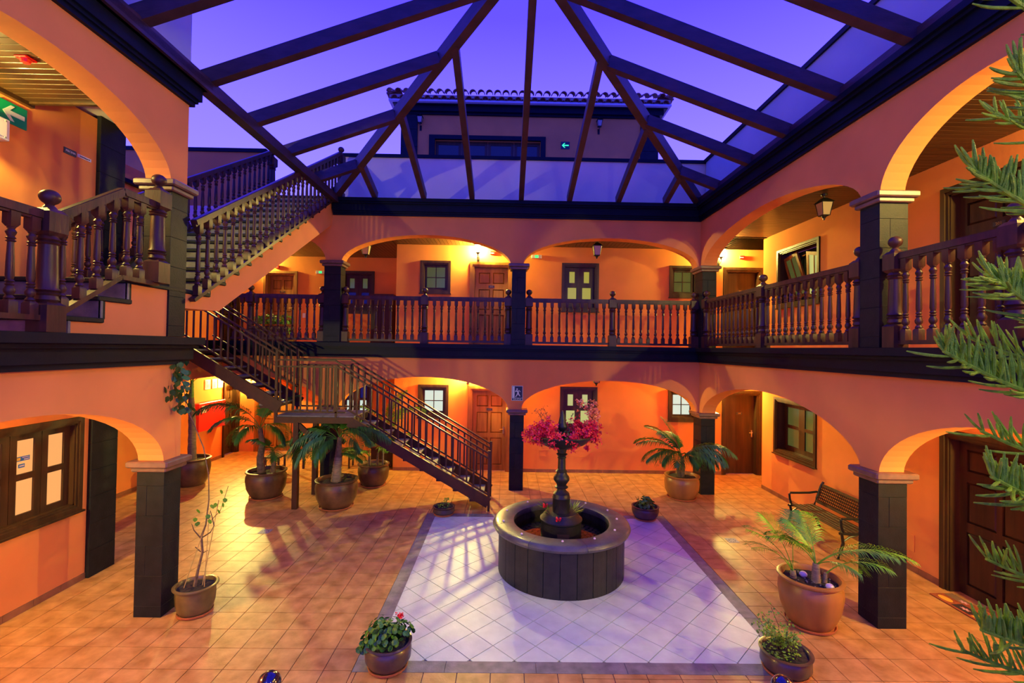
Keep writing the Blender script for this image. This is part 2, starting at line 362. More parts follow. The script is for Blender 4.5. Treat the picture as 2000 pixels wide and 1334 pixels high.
# ---- arcades
def arcade(name, loc, rotz, L, bays, zs, zt, t=0.3):
    mb = MB(); x = 0; N = 28
    for (a, b, crown, ex) in bays:
        if a > x + .001: mb.box(x, 0, zs, a, t, zt)
        pts = []
        for i in range(N + 1):
            u = -math.cos(PI * i / N); h = max(0.0, 1 - u * u) ** ex
            pts.append(((a + b) / 2 + u * (b - a) / 2, zs + (crown - zs) * h))
        for (xa, za), (xb, zb) in zip(pts, pts[1:]):
            mb.add([(xa, 0, za), (xb, 0, zb), (xb, 0, zt), (xa, 0, zt), (xa, t, za), (xb, t, zb), (xb, t, zt), (xa, t, zt)],
                   [(0, 1, 2, 3), (5, 4, 7, 6), (1, 0, 4, 5), (3, 2, 6, 7)])
        x = b
    if x < L - .001: mb.box(x, 0, zs, L, t, zt)
    mb.f.append((0, 1, 2)) if False else None
    o = mb.build(name, M['plaster'], None, smooth=True, kind='structure'); o.location = loc; o.rotation_euler = (0, 0, rotz); return o
rb = [(0.17, 4.90, 2.57, .58), (5.20, 8.0, 2.585, .58), (8.3, 11.2, 2.58, .58)]
rbu = [(0.17, 4.90, 5.83, .55), (5.20, 7.72, 5.96, .58), (8.1, 11.2, 5.9, .58)]
arcade('arcade_right_lower', (XR, YB, 0), -PI / 2, 11.8, rb, 1.85, 3.05)
arcade('arcade_right_upper', (XR, YB, 0), -PI / 2, 11.8, rbu, 5.2, 6.45)
bbl = [(0.0, 3.90, 2.56, .5), (4.27, 8.15, 2.56, .55), (8.45, 12.48, 2.535, .5)]
bbu = [(0.0, 2.35, 5.83, .5), (2.72, 6.60, 5.83, .55), (6.90, 10.93, 5.83, .5)]
arcade('arcade_back_lower', (-8.1, YB, 0), 0, 12.55, bbl, 1.85, 3.05)
arcade('arcade_back_upper', (-6.55, YB, 0), 0, 11.0, bbu, 5.2, 6.45)
arcade('arcade_left_lower', (XL, -1, 0), PI / 2, 6.88, [(3.4, 6.60, 2.60, .55)], 1.85, 3.05)
arcade('arcade_left_upper', (XL, -1, 0), PI / 2, 6.88, [(3.4, 6.60, 5.88, .55)], 5.2, 6.45)
arcade('arcade_left_rear', (-6.5, 5.9, 0), PI / 2, 8.35, [(0.9, 8.25, 2.52, .5)], 1.85, 3.05, 0.28)

# ---- slabs and roofs over the galleries
sl = MB(); z0, z1 = 2.98, UF
sl.box(XL - 1.7, -1, z0, XL - .02, 5.86, z1).box(XR + .02, -1, z0, 6.2, YB, z1).box(-8.1, YB + .02, z0, 7.05, 14.3, z1).box(-8.1, 5.9, z0, -6.52, YB + .02, z1)
struct('floor_upper_gallery', sl, M['ceil'])
rf = MB(); z0, z1 = 6.02, 6.5
rf.box(-6.05, -1, z0 + .1, XL - .31, 5.55, z1).box(XR + .31, -1, z0, 7.3, YB, z1).box(-8.4, YB + .31, z0, 7.3, 14.5, z1)
rf.box(-8.4, 14.5, 6.3, 9, 24, z1).box(7.3, -1, 6.3, 8.5, 14.5, z1).box(-7.6, -1, 6.3, -6.05, 5.5, z1)
rf.box(-6.05, 5.55, 6.40, -5.1, 6.9, 6.5)
struct('roof_slab', rf, M['mortar'])
# plank ceilings: planks run away from the court
ceil = sroot('ceiling')
pk = {}
def planks(x0, x1, ya, yb, z, n_parts, joined=False, pitch=0.098):
    n = int((yb - ya) / pitch); mb = MB()
    for k in range(n):
        y = ya + k * pitch
        if joined: mb.box(x0, y + .004, z, x1, y + pitch - .004, z + .015)
        else:
            key = (x1 - x0)
            if key not in pk: pk[key] = MB().cbox(0, .003, 0, x1 - x0, pitch - .003, .02, .004).mesh('plank', M['ceilwood'])
            put('plank', pk[key], ceil, (x0, y, z))
    if joined: mb.build('planking', M['ceilwood'], ceil, kind='stuff')
planks(-5.75, XL - .3, 2.6, 5.55, 6.08, 40)
planks(XR + .3, 6.15, 3.4, 11.0, 5.98, 80)
planks(XR + .3, 6.15, -1, 3.4, 5.98, 0, True)
def planks_x(x0, x1, y0, y1, z, joined):
    n = int((x1 - x0) / .098); mb = MB()
    for k in range(n): mb.box(x0 + k * .098 + .004, y0, z, x0 + (k + 1) * .098 - .004, y1, z + .015)
    mb.build('planking', M['ceilwood'], ceil, kind='stuff')
planks_x(-8.1, -2.95, YB + .3, 14.25, 5.95, True); planks_x(-2.95, XR + .3, YB + .3, 12.3, 5.95, True); planks_x(XR + .3, 7.05, 11.0, 12.3, 5.97, True)
MB().box(-5.75, 2.6, 6.10, XL - .3, 5.56, 6.12).box(XR + .3, -1, 6.0, 6.15, 11, 6.02).box(-8.1, YB + .3, 5.97, 7.05, 14.25, 6.0).build('backing_board', M['brown'], ceil)
MB().box(-5.76, 2.0, 6.03, -5.70, 5.6, 6.09).box(-5.75, 5.53, 6.055, XL - .3, 5.57, 6.12).build('edge_trim', M['brown'], ceil)
struct('ceiling_lower', MB().box(-5.75, -1, 2.93, XL - .3, 5.6, 2.975).box(XR + .3, -1, 2.93, 6.15, 11, 2.975).box(-8.1, YB + .3, 2.93, 7.05, 14.25, 2.975).box(-8.1, 5.9, 2.93, -6.8, YB + .3, 2.975), M['ceil'])

# ---- black stone fascias and cornices
def fascia(name, prof, runs):
    mb = MB()
    for kind, a, b, c in runs:         # kind: side facing; a fixed coordinate; b..c range
        for pz0, pz1, pr in prof:
            if kind == '+x': mb.box(a - .05, b, pz0, a + pr, c + pr, pz1)
            elif kind == '-x': mb.box(a - pr, b, pz0, a + .05, c, pz1)
            elif kind == '-y': mb.box(b, a - pr, pz0, c, a + .05, pz1)
            elif kind == '+y': mb.box(b, a - .05, pz0, c, a + pr, pz1)
    return struct(name, mb, M['blackpaint'])
pf = [(2.995, 3.05, .05), (3.05, 3.19, .08), (3.19, 3.235, .12), (3.235, 3.325, .17)]
fascia('trim_1', pf, [('+x', XL, -1, 5.88)]); fascia('trim_2', pf, [('-y', YB, -6.5, XR)]); fascia('trim_3', pf, [('-x', XR, -1, YB)])
fascia('trim_4', pf, [('+x', -6.5, 6.05, YB)]); fascia('trim_5', pf, [('+y', 5.88, -5.7, XL)])
pc = [(6.25, 6.30, .045), (6.30, 6.34, .07), (6.34, 6.50, .10), (6.50, 6.54, .14), (6.54, 6.62, .18)]
fascia('trim_6', pc, [('+x', XL, -1, 5.88)]); fascia('trim_7', pc, [('-y', YB, XL + .02, XR)]); fascia('trim_8', pc, [('-x', XR, -1, YB)]); fascia('trim_9', pc, [('+y', 5.88, -5.7, XL)])
# ledge tops carrying the balustrades
struct('trim_10', MB().box(XL - .30, -1, UF, XL, 5.6, 3.33).box(-6.5, YB, UF, XR + .3, YB + .3, 3.33).box(XR, -1, UF, XR + .3, YB, 3.33), M['blackpaint'])
# ---- skirting tiles along the walls
def skirt(name, segs):
    r = sroot(name); 
    for kind, a, b, c in segs:
        n = max(1, int(abs(c - b) / .335)); s_ = (c - b) / n
        for k in range(n):
            p, q = b + k * s_ + .002, b + (k + 1) * s_ - .002
            mb = MB()
            if kind == 'y': mb.box(p, a - .012, 0, q, a, .085)
            elif kind == '-x': mb.box(a - .012, p, 0, a, q, .085)
            else: mb.box(a, p, 0, a + .012, q, .085)
            mb.build('skirting_tile', M['skirt'], r)
skirt('baseboard_back', [('y', 12.3, -2.95, -0.99), ('y', 12.3, .10, 5.73), ('y', 14.25, -6.52, -2.95)])
skirt('baseboard_right', [('-x', 6.15, 6.52, 11.14), ('-x', 6.15, 3.6, 5.22)])
skirt('baseboard_left', [('+x', -5.75, 3.0, 6.5), ('+x', -8.1, 9.0, 13.4)])
# black stone pilasters at the end of the left wall, both floors, and on the rear left wall
pil = sroot('trim_11')
for zb, zt in ((0, 2.95), (UF, 6.4)):
    n = 8
    for k in range(n):
        a, b = zb + (zt - zb) * k / n, zb + (zt - zb) * (k + 1) / n
        MB().cbox(-6.05, 6.503, a + .001, -5.70, 6.93, b - .001, .003).build('stone_block', M['stone'], pil)
pil = sroot('trim_12')
for k in range(8): MB().cbox(-8.2, 10.42, k * .37 + .001, -8.06, 10.9, k * .37 + .369, .003).build('stone_block', M['stone'], pil)
for k in range(8): MB().cbox(-8.2, 8.2, UF + k * .41 + .001, -8.06, 8.65, UF + k * .41 + .409, .003).build('stone_block', M['stone'], pil)
struct('trim_13', MB().box(-8.1, 5.9, 6.6, -8.0, 14.2, 6.68), M['blackpaint'])

# ---- parapets on the roof
def parapet(name, segs, m='cream'):
    r = sroot(name); w1 = MB(); c1 = MB()
    for x0, y0, x1, y1, zt in segs: w1.box(x0, y0, 6.45, x1, y1, zt); c1.box(x0 - .04, y0 - .04, zt, x1 + .04, y1 + .04, zt + .08)
    w1.build('parapet_wall', M[m], r); c1.build('coping', M['blackpaint'], r)
parapet('wall_parapet_back', [(-4.2, 11.5, 5.1, 11.7, 7.92)], 'parapet')
parapet('wall_parapet_right', [(4.87, -1, 5.07, 11.46, 7.94)])
parapet('wall_parapet_left', [(-4.40, -1, -4.12, 5.98, 7.95)])
r = sroot('wall_parapet_left_rear')
MB().box(-9.5, 11.5, 6.45, -6.05, 11.7, 7.98).build('parapet_wall', M['plaster'], r)
MB().box(-9.5, 11.46, 7.98, -6.01, 11.74, 8.07).build('coping', M['blackpaint'], r)
MB().box(-8.4, 6.0, 6.6, -8.1, 11.5, 7.0).build('parapet_wall', M['plaster'], r)

# ---- doors and windows
def mould(mb, W, H, wd, y0, y1, sill=True, bottom=True):
    mb.box(-.02, y0, -.02 if bottom else 0, wd, y1, H + .02); mb.box(W - wd, y0, -.02 if bottom else 0, W + .02, y1, H + .02)
    mb.box(wd, y0, H - wd, W - wd, y1, H + .02)
    if bottom: mb.box(wd, y0, -.02, W - wd, y1, wd)
def lining(mb, W, H, wd, y0, y1, bottom=True):
    t = .02; mb.box(wd, y0, wd if bottom else 0, wd + t, y1, H - wd); mb.box(W - wd - t, y0, wd if bottom else 0, W - wd, y1, H - wd); mb.box(wd, y0, H - wd - t, W - wd, y1, H - wd)
    if bottom: mb.box(wd, y0, wd, W - wd, y1, wd + t)
def window(n, W, H, loc, rotz, style, panes, wood='brown', depth=.13):
    r = sroot('window_%d' % n, loc, rotz); wm = M[wood]
    a = MB(); mould(a, W, H, .035, -.035, .05); mould(a, W, H, .065, -.018, .06); a.build('window_frame', wm, r)
    b = MB(); lining(b, W, H, .065, .0, depth); b.build('reveal', wm, r)
    x0, x1, z0, z1 = .085, W - .085, .085, H - .085; wv, hv = x1 - x0, z1 - z0
    if style == 'grid': leaves = [(x0, x1, 2, 2, .055, .02)]
    elif style == 'shutter': leaves = [(x0, x0 + wv / 2 - .002, 1, 0, 0, 0), (x0 + wv / 2 + .002, x1, 1, 0, 0, 0)]
    elif style == 'three': leaves = [(x0 + wv * k / 4 + .003, x0 + wv * (k + 1) / 4 - .003, 1, 2, .080, .075) for k in range(4)]
    elif style == 'two': leaves = [(x0, x0 + wv / 2, 1, 2, .10, .07), (x0 + wv / 2, x1, 1, 2, .10, .07)]
    else: leaves = []
    for i, (a0, a1, nc, nr, st, mu) in enumerate(leaves):
        holes = []
        if style == 'shutter':
            lw = a1 - a0
            holes = [(a0 + lw * .28, z0 + hv * .62, a1 - lw * .34, z0 + hv * .90), (a0 + lw * .18, z0 + hv * .18, a1 - lw * .22, z0 + hv * .50)]
        else:
            pw = (a1 - a0 - 2 * st - (nc - 1) * mu) / nc; ph = (z1 - z0 - 2 * st - (nr - 1) * mu) / nr
            for c in range(nc):
                for q in range(nr):
                    h0 = a0 + st + c * (pw + mu); v0 = z0 + st + q * (ph + mu); holes.append((h0, v0, h0 + pw, v0 + ph))
        s_ = MB().plate(a0, z0, a1, z1, holes, depth - .04, depth); so = s_.build('sash', wm, r)
        for k, h in enumerate(holes):
            pm = panes[k % len(panes)] if isinstance(panes, list) else panes
            MB().box(h[0], depth - .015, h[1], h[2], depth - .01, h[3]).build('pane', M[pm], so)
    if style == 'open':
        MB().box(x0, depth + .05, z0, x1, depth + .06, z1).build('pane', M['glassdark'], r)
        for (cx0, zz, ang, pm) in ((x0 + wv * .24, z0 + hv * .52, -.42, 'glassgreen'), (x0 + wv * .74, z0 + hv * .46, .52, 'glasslime')):
            lw, lh = wv * .40, hv * .88; st = .07
            holes = [(-lw / 2 + st, -lh / 2 + st, -.012, lh / 2 - st), (.012, -lh / 2 + st, lw / 2 - st, lh / 2 - st)]
            so = MB().plate(-lw / 2, -lh / 2, lw / 2, lh / 2, holes, -.02, .02).build('sash', M['honey'], r)
            so.location = (cx0, depth - .02, zz); so.rotation_euler = (.18, ang * .45, 0)
            for h in holes: MB().box(h[0], -.003, h[1], h[2], .003, h[3]).build('pane', M[pm], so)
    else:
        MB().box(0, depth, 0, W, depth + .02, H).build('backing', M['mat_d'], r)
    MB().box(-.04, -.06, -.045, W + .04, .02, -.02).build('window_sill', wm, r)
    return r
def door(n, W, H, loc, rotz, style, num, wood='honey', handle='brass', depth=.16, hs=1):
    r = sroot('door_%d' % n, loc, rotz); wm = M[wood]
    a = MB(); mould(a, W, H, .045, -.04, .05, bottom=False); mould(a, W, H, .085, -.02, .06, bottom=False); a.build('door_frame', wm, r)
    b = MB(); lining(b, W, H, .085, 0, depth, bottom=False); b.build('door_lining', wm, r)
    x0, x1, z1 = .105, W - .105, H - .105
    lf = MB(); holes = []
    if style == 'panel':
        pw = (x1 - x0 - .10 * 2 - .07) / 2
        for (q0, q1) in ((.07, .41), (.47, .73), (.80, .94)):
            for c in range(2):
                h0 = x0 + .10 + c * (pw + .07); holes.append((h0, z1 * q0, h0 + pw, z1 * q1))
    lf.plate(x0, .005, x1, z1, holes, depth - .03, depth + .015)
    leaf = lf.build('door_leaf', wm, r)
    for h in holes:
        p = MB(); i_ = .03; y1, y2 = depth + .002, depth - .022
        p.add([(h[0], y1, h[1]), (h[2], y1, h[1]), (h[2], y1, h[3]), (h[0], y1, h[3]), (h[0] + i_, y2, h[1] + i_), (h[2] - i_, y2, h[1] + i_), (h[2] - i_, y2, h[3] - i_), (h[0] + i_, y2, h[3] - i_)],
              [(4, 5, 6, 7), (0, 1, 5, 4), (1, 2, 6, 5), (2, 3, 7, 6), (3, 0, 4, 7)])
        p.build('door_panel', wm, leaf)
    hx = x1 - .06 if hs > 0 else x0 + .06
    hd = MB().box(hx - .02, depth - .045, .98, hx + .02, depth - .03, 1.16)
    hd.tube([(hx, depth - .035, 1.10), (hx, depth - .09, 1.10), (hx - .10 * hs, depth - .095, 1.10)], .009, 6)
    hd.build('handle', M[handle], leaf)
    if num:
        pz = z1 * .765
        np_ = MB().box((x0 + x1) / 2 - .075, depth - .04, pz - .03, (x0 + x1) / 2 + .075, depth - .031, pz + .03).build('number_plate', M['plaque'], leaf)
        text(num, .055, M['brass'], np_, ((x0 + x1) / 2, depth - .043, pz))
    return r
door(1, 1.09, 2.22, (-0.99, 12.3, 0), 0, 'panel', '112'); door(2, 1.09, 2.22, (-0.99, 12.3, UF), 0, 'panel', '212')
door(3, 1.01, 2.20, (5.73, 12.3, 0), 0, 'flat', '100', 'brown', 'chrome'); door(4, 1.01, 2.20, (5.73, 12.3, UF), 0, 'flat', '200', 'brown', 'chrome')
door(5, 1.08, 2.13, (-7.60, 14.25, 0), 0, 'panel', '111'); door(6, .98, 2.20, (-7.42, 14.25, UF), 0, 'panel', '211')
door(7, .75, 2.13, (-8.1, 13.45, 0), PI / 2, 'panel', None, 'brown'); door(8, .9, 2.18, (-8.1, 13.2, UF), PI / 2, 'panel', None, 'brown')
door(9, 1.25, 2.20, (6.15, 6.5, 0), -PI / 2, 'panel', '101', 'brown'); door(10, 1.25, 2.30, (6.15, 6.5, UF), -PI / 2, 'panel', '201', 'brown')
window(1, .76, .82, (-2.30, 12.3, 1.42), 0, 'grid', 'glasswhite'); window(2, .76, .82, (-2.30, 12.3, UF + 1.42), 0, 'grid', 'glassgreen')
window(3, .94, 1.24, (1.44, 12.3, 1.0), 0, 'shutter', ['glasslime', 'glasslime']); window(4, .94, 1.24, (1.44, 12.3, UF + 1.0), 0, 'shutter', ['glassyellow', 'glassyellow'])
window(5, .73, .80, (4.30, 12.3, 1.42), 0, 'grid', 'glasswhite'); window(6, .73, .80, (4.30, 12.3, UF + 1.42), 0, 'grid', 'glassgreen')
window(7, .96, 1.24, (-5.06, 14.25, UF + 1.0), 0, 'shutter', ['glassgreen', 'glassdark']); window(8, .96, 1.24, (-5.06, 14.25, 1.0), 0, 'two', ['glasswhite', 'glassdark'])
window(9, 1.41, 1.22, (6.15, 10.60, 1.0), -PI / 2, 'two', 'glassgreen', 'brown', .2); window(10, 1.40, 1.27, (6.15, 10.52, UF + 1.0), -PI / 2, 'open', 'glassgreen', 'brown', .2)
window(11, 1.68, 1.22, (-5.75, 4.70, 1.0), PI / 2, 'three', 'glassroom', 'brown', .10)
w11 = bpy.data.objects['window_11']
# stickers on the panes of the left window (flat print on the glass)
def sticker(x, z, wd, ht, m, ins=None):
    o = MB().box(x, .078, z, x + wd, .080, z + ht).build('sticker', M[m], w11)
    if ins:
        for (a, b, c, d, mm) in ins: MB().box(x + a, .075, z + b, x + c, .0775, z + d).build('sticker_print', M[mm], o)
sticker(.925, .80, .065, .055, 'blueprint', [(.01, .01, .055, .045, 'yellowprint')]); sticker(.992, .80, .10, .055, 'blueprint', [(.01, .036, .09, .046, 'paper'), (.03, .010, .09, .024, 'paper')])
sticker(.96, .72, .075, .045, 'blueprint', [(.008, .014, .065, .032, 'paper')])
sticker(.555, .80, .16, .055, 'paper', [(.01, .012, .14, .026, 'blueprint')]); sticker(.56, .72, .11, .045, 'paper', [(.01, .012, .08, .032, 'blueprint')])
sticker(.555, .30, .13, .15, 'blueprint', [(.02, .02, .11, .10, 'yellowprint'), (.01, .125, .12, .135, 'paper')])

# ================================================================== COLUMNS
def column(x0, y0, x1, y1, zb, zc, label, group=None, cap_h=.13, cols=1):
    t = thing('column', label, 'column', ((x0 + x1) / 2, (y0 + y1) / 2, zb), 0, group)
    hx, hy = (x1 - x0) / 2, (y1 - y0) / 2; h = zc - zb; z = 0; k = 0; bl = .355
    foot = .13; MB().cbox(-hx, -hy, 0, hx, hy, foot, .002).build('stone_block', M['stone'], t); z = foot
    while z < h - .02:
        zt = min(z + bl, h)
        if h - zt < .08: zt = h
        sx = (-.25 if k % 2 else .2) * hx
        if k % 2: MB().cbox(-hx, -hy, z + .001, sx - .001, hy, zt - .001, .002).build('stone_block', M['stone'], t); MB().cbox(sx + .001, -hy, z + .001, hx, hy, zt - .001, .002).build('stone_block', M['stone'], t)
        else: MB().cbox(-hx, -hy, z + .001, hx, hy, zt - .001, .002).build('stone_block', M['stone'], t)
        z = zt; k += 1
    c = MB(); c.cbox(-hx - .045, -hy - .045, h, hx + .045, hy + .045, h + cap_h * .42, .012); c.cbox(-hx - .085, -hy - .085, h + cap_h * .42, hx + .085, hy + .085, h + cap_h, .015)
    c.build('capital', M['cap'], t)
    return t
GC = 'black stone columns of the arcades'
def both(x0, y0, x1, y1, lab):
    column(x0, y0, x1, y1, 0, 1.72, 'black stone column ' + lab + ', ground floor', GC); column(x0, y0, x1, y1, 3.33, 5.07, 'black stone column ' + lab + ', upper gallery', GC)
both(XR - .01, 5.515, XR + .335, 5.825, 'nearest on the right side of the court')
both(XL - .31, 5.60, XL + .012, 5.885, 'at the front left, beside the stone stairs')
both(.09, YB - .012, .41, YB + .29, 'in the middle of the back arcade')
both(XR - .01, YB - .15, XR + .31, YB + .29, 'in the right back corner of the court')
both(-4.22, YB - .012, -3.84, YB + .29, 'at the left end of the back arcade behind the steel stairs')

# ================================================================== BALUSTRADES
def bal_prof(h, k=1.0):
    return [(r * k, z * h) for r, z in ((.024, .14), (.036, .155), (.030, .17), (.020, .185), (.034, .21), (.038, .235), (.022, .275), (.032, .29), (.020, .305), (.032, .32), (.022, .335),
            (.029, .37), (.026, .55), (.021, .70), (.034, .712), (.022, .727), (.034, .74), (.022, .755), (.032, .785), (.036, .80), (.022, .83), (.030, .845), (.022, .855))]
def chblock(mb, s, z0, z1, ch, top=True, bot=True):
    pr = []
    if bot: pr += [(s * .62, z0), (s, z0 + ch)]
    else: pr += [(s, z0)]
    if top: pr += [(s, z1 - ch), (s * .62, z1)]
    else: pr += [(s, z1)]
    o = len(mb.v)
    for r, z in pr:
        for a in ((-1, -1), (1, -1), (1, 1), (-1, 1)): mb.v.append((r * a[0], r * a[1], z))
    for j in range(len(pr) - 1):
        for i in range(4): mb.f.append((o + j * 4 + i, o + j * 4 + (i + 1) % 4, o + j * 4 + 4 + (i + 1) % 4, o + j * 4 + 4 + i))
    mb.f.append((o + 3, o + 2, o + 1, o)); e_ = o + (len(pr) - 1) * 4; mb.f.append((e_, e_ + 1, e_ + 2, e_ + 3))
def baluster_mesh(h, n=10, m='wood'):
    mb = MB().lathe(bal_prof(h), n); chblock(mb, .037, 0, .145 * h, .02, bot=False); chblock(mb, .037, .85 * h, h, .025, top=False)
    me = mb.mesh('baluster', M[m]); me.polygons.foreach_set('use_smooth', [True] * len(me.polygons)); me.set_sharp_from_angle(angle=math.radians(40)); return me
BALF = True; _bc = {}
def balm(h, n):
    key = (round(h, 3), n)
    if key not in _bc: _bc[key] = baluster_mesh(h, n)
    return _bc[key]
def newel(parent, loc, h=1.06, k=1.0):
    mb = MB(); pr = [(.055, .24), (.080, .265), (.070, .30), (.085, .315), (.062, .33), (.085, .345), (.072, .37), (.070, .50), (.064, .72), (.082, .735), (.064, .75), (.082, .765), (.062, .79), (.060, .80)]
    sc_ = .80 / .80
    mb.lathe([(r * k, z * h) for r, z in pr], 14); chblock(mb, .085 * k, 0, .25 * h, .03, bot=False); chblock(mb, .085 * k, .79 * h, 1.02 * h, .035)
    p = mb.build('newel_post', M['wood'], parent, smooth=True); p.location = loc
    f = MB().lathe([(.055 * k, 1.015 * h), (.05 * k, 1.03 * h), (.028 * k, 1.055 * h)] + [(.072 * k * math.sin(a), 1.12 * h - .066 * math.cos(a)) for a in (.5, .8, 1.1, 1.4, 1.7, 2.0, 2.3, 2.6, 2.9, 3.05)], 14).build('finial', M['wood'], p, smooth=True)
    return p
def rail_beam(a, b, wd=.085, hh=.065):
    mb = MB(); mb.beam(a, b, wd, hh); A, B = Vector(a) + Vector((0, 0, -.038)), Vector(b) + Vector((0, 0, -.038)); mb.beam(A, B, wd * .62, .03)
    A, B = Vector(a) + Vector((0, 0, .036)), Vector(b) + Vector((0, 0, .036)); mb.beam(A, B, wd * .7, .014); return mb
def balustrade(label, p0, p1, newels=(), hb=.06, ht=1.05, pitch=.172, mesh=None, group=None, segs=None, k=1.0):
    """p0,p1: base points (x,y,z). rails run parallel to the line p0-p1."""
    t = thing('balustrade', label, 'balustrade', p0, 0, group or 'turned wooden balustrades'); A = Vector((0, 0, 0)); B = Vector(p1) - Vector(p0)
    if segs is None: segs = [(A, B)]
    else: segs = [(Vector(a) - Vector(p0), Vector(b) - Vector(p0)) for a, b in segs]
    for a, b in segs:
        rail_beam(a + Vector((0, 0, ht)), b + Vector((0, 0, ht))).build('handrail', M['wood'], t)
        MB().beam(a + Vector((0, 0, hb)), b + Vector((0, 0, hb)), .075, .045).build('bottom_rail', M['wood'], t)
        L = (Vector((b.x, b.y, 0)) - Vector((a.x, a.y, 0))).length; n = max(1, round(L / pitch))
        for i in range(n):
            u = (i + .5) / n; c = a + (b - a) * u; wc = c + Vector(p0)
            if any((Vector((wc.x, wc.y)) - Vector((q[0], q[1]))).length < .105 for q in newels): continue
            put('baluster', balm(ht - .055 - hb, 8 if mesh else 10), t, c + Vector((0, 0, hb + .015)))
    for q in newels: newel(t, Vector(q) - Vector(p0), 1.1 * ht / 1.05, k)
    return t
zb = 3.33
balustrade('turned wood balustrade at the back, between middle column and right corner, upper gallery', (.43, 10.86, zb), (4.42, 10.86, zb), [(.50, 10.86, zb), (2.45, 10.86, zb), (4.36, 10.86, zb)], mesh=BALF)
balustrade('turned wood balustrade at the back, left of middle column, before door 212', (-3.82, 10.86, zb), (.07, 10.86, zb), [(-3.77, 10.86, zb), (-1.93, 10.86, zb), (.01, 10.86, zb)], mesh=BALF)
balustrade('turned wood balustrade at the back far left, before door 211', (-6.4, 10.86, zb), (-4.24, 10.86, zb), [(-5.96, 10.86, zb), (-4.30, 10.86, zb)], mesh=BALF)
balustrade('turned wood balustrade of the right upper gallery beyond the near column', (XR + .06, 10.52, zb), (XR + .06, 5.86, zb), [(XR + .06, 10.50, zb), (XR + .06, 8.17, zb), (XR + .06, 5.91, zb)])
balustrade('turned wood balustrade of the right gallery nearest the camera, behind the pine branches', (XR + .06, 5.48, zb), (XR + .06, 2.6, zb), [(XR + .06, 5.37, zb), (XR + .06, 4.08, zb), (XR + .06, 2.7, zb)])
balustrade('turned wood balustrade of the left gallery that climbs beside the first steps', (-4.0, 2.7, zb), (-4.0, 4.08, zb), [(-4.0, 4.08, zb), (-4.0, 5.33, 3.93)],
           segs=[((-4.0, 2.7, zb), (-4.0, 4.02, zb)), ((-4.0, 4.12, 3.34), (-4.0, 4.82, 3.80)), ((-4.0, 4.82, 3.80), (-4.0, 5.33, 3.80))], hb=.12, ht=1.0, k=1.05)

# ================================================================== STONE STAIRS
st = thing('stone_staircase', 'stone staircase with grey treads and salmon plastered side climbing to the roof', 'stairs', (-4.07, 4.3, UF))
O = (-4.07, 4.3, UF); run, rise = .326, .2; y0s, zl = 6.34, 3.93
prof = [(4.36, 3.28), (5.88, 3.28), (5.88, 3.69), (6.60, 3.71), (11.05, 6.22), (11.05, 6.46)]
stp = []
for k in range(13): stp += [(y0s + run * k, zl + rise * k - .05), (y0s + run * k, zl + rise * (k + 1) - .05)]
stp.append((11.05, zl + rise * 13 - .05))
low = [(4.36, 3.44), (4.68, 3.44), (4.68, 3.66), (5.0, 3.66), (5.0, 3.88)]
MB().prism(prof[:5] + list(reversed(stp)) + list(reversed(low)), 'x', -5.66, -4.07).build('plaster_side', M['plaster'], st, off=O)
tr = [(4.30, 4.72, 3.49), (4.64, 5.06, 3.71), (4.96, y0s + .04, 3.93)] + [(y0s + run * k - .04, y0s + run * (k + 1) + .06, zl + rise * (k + 1)) for k in range(13)]
tr[-1] = (tr[-1][0], 11.1, tr[-1][2])
for i, (a, b, z) in enumerate(tr):
    MB().cbox(-5.70, a, z - .05, -4.045, b, z, .008).build('tread', M['stone'], st, off=O)
for i, (a, b, z) in enumerate(tr):
    pz = tr[i - 1][2] if i else UF
    MB().box(-5.68, a + .035, pz, -4.05, a + .06, z - .05).build('riser', M['tread'], st, off=O)
    if i >= 1: MB().box(-4.072, a + .035, pz - .01, -4.058, a + .095, z - .05).build('side_skirting', M['stone'], st, off=O)
sl_ = 2.95 / 5.04
balustrade('near balustrade of the stone stairs, rising along the court side', (-4.015, 5.96, 3.70), (-4.015, 11.0, 3.70 + 5.04 * .597), [(-4.015, 11.04, 6.62)], hb=.10, ht=1.09, pitch=.190)
balustrade('far balustrade of the stone stairs, rising against the purple wall', (-5.60, 5.96, 3.80), (-5.60, 10.9, 3.80 + 4.94 * .597), [(-5.60, 10.98, 6.60)], hb=.10, ht=1.0, pitch=.190)

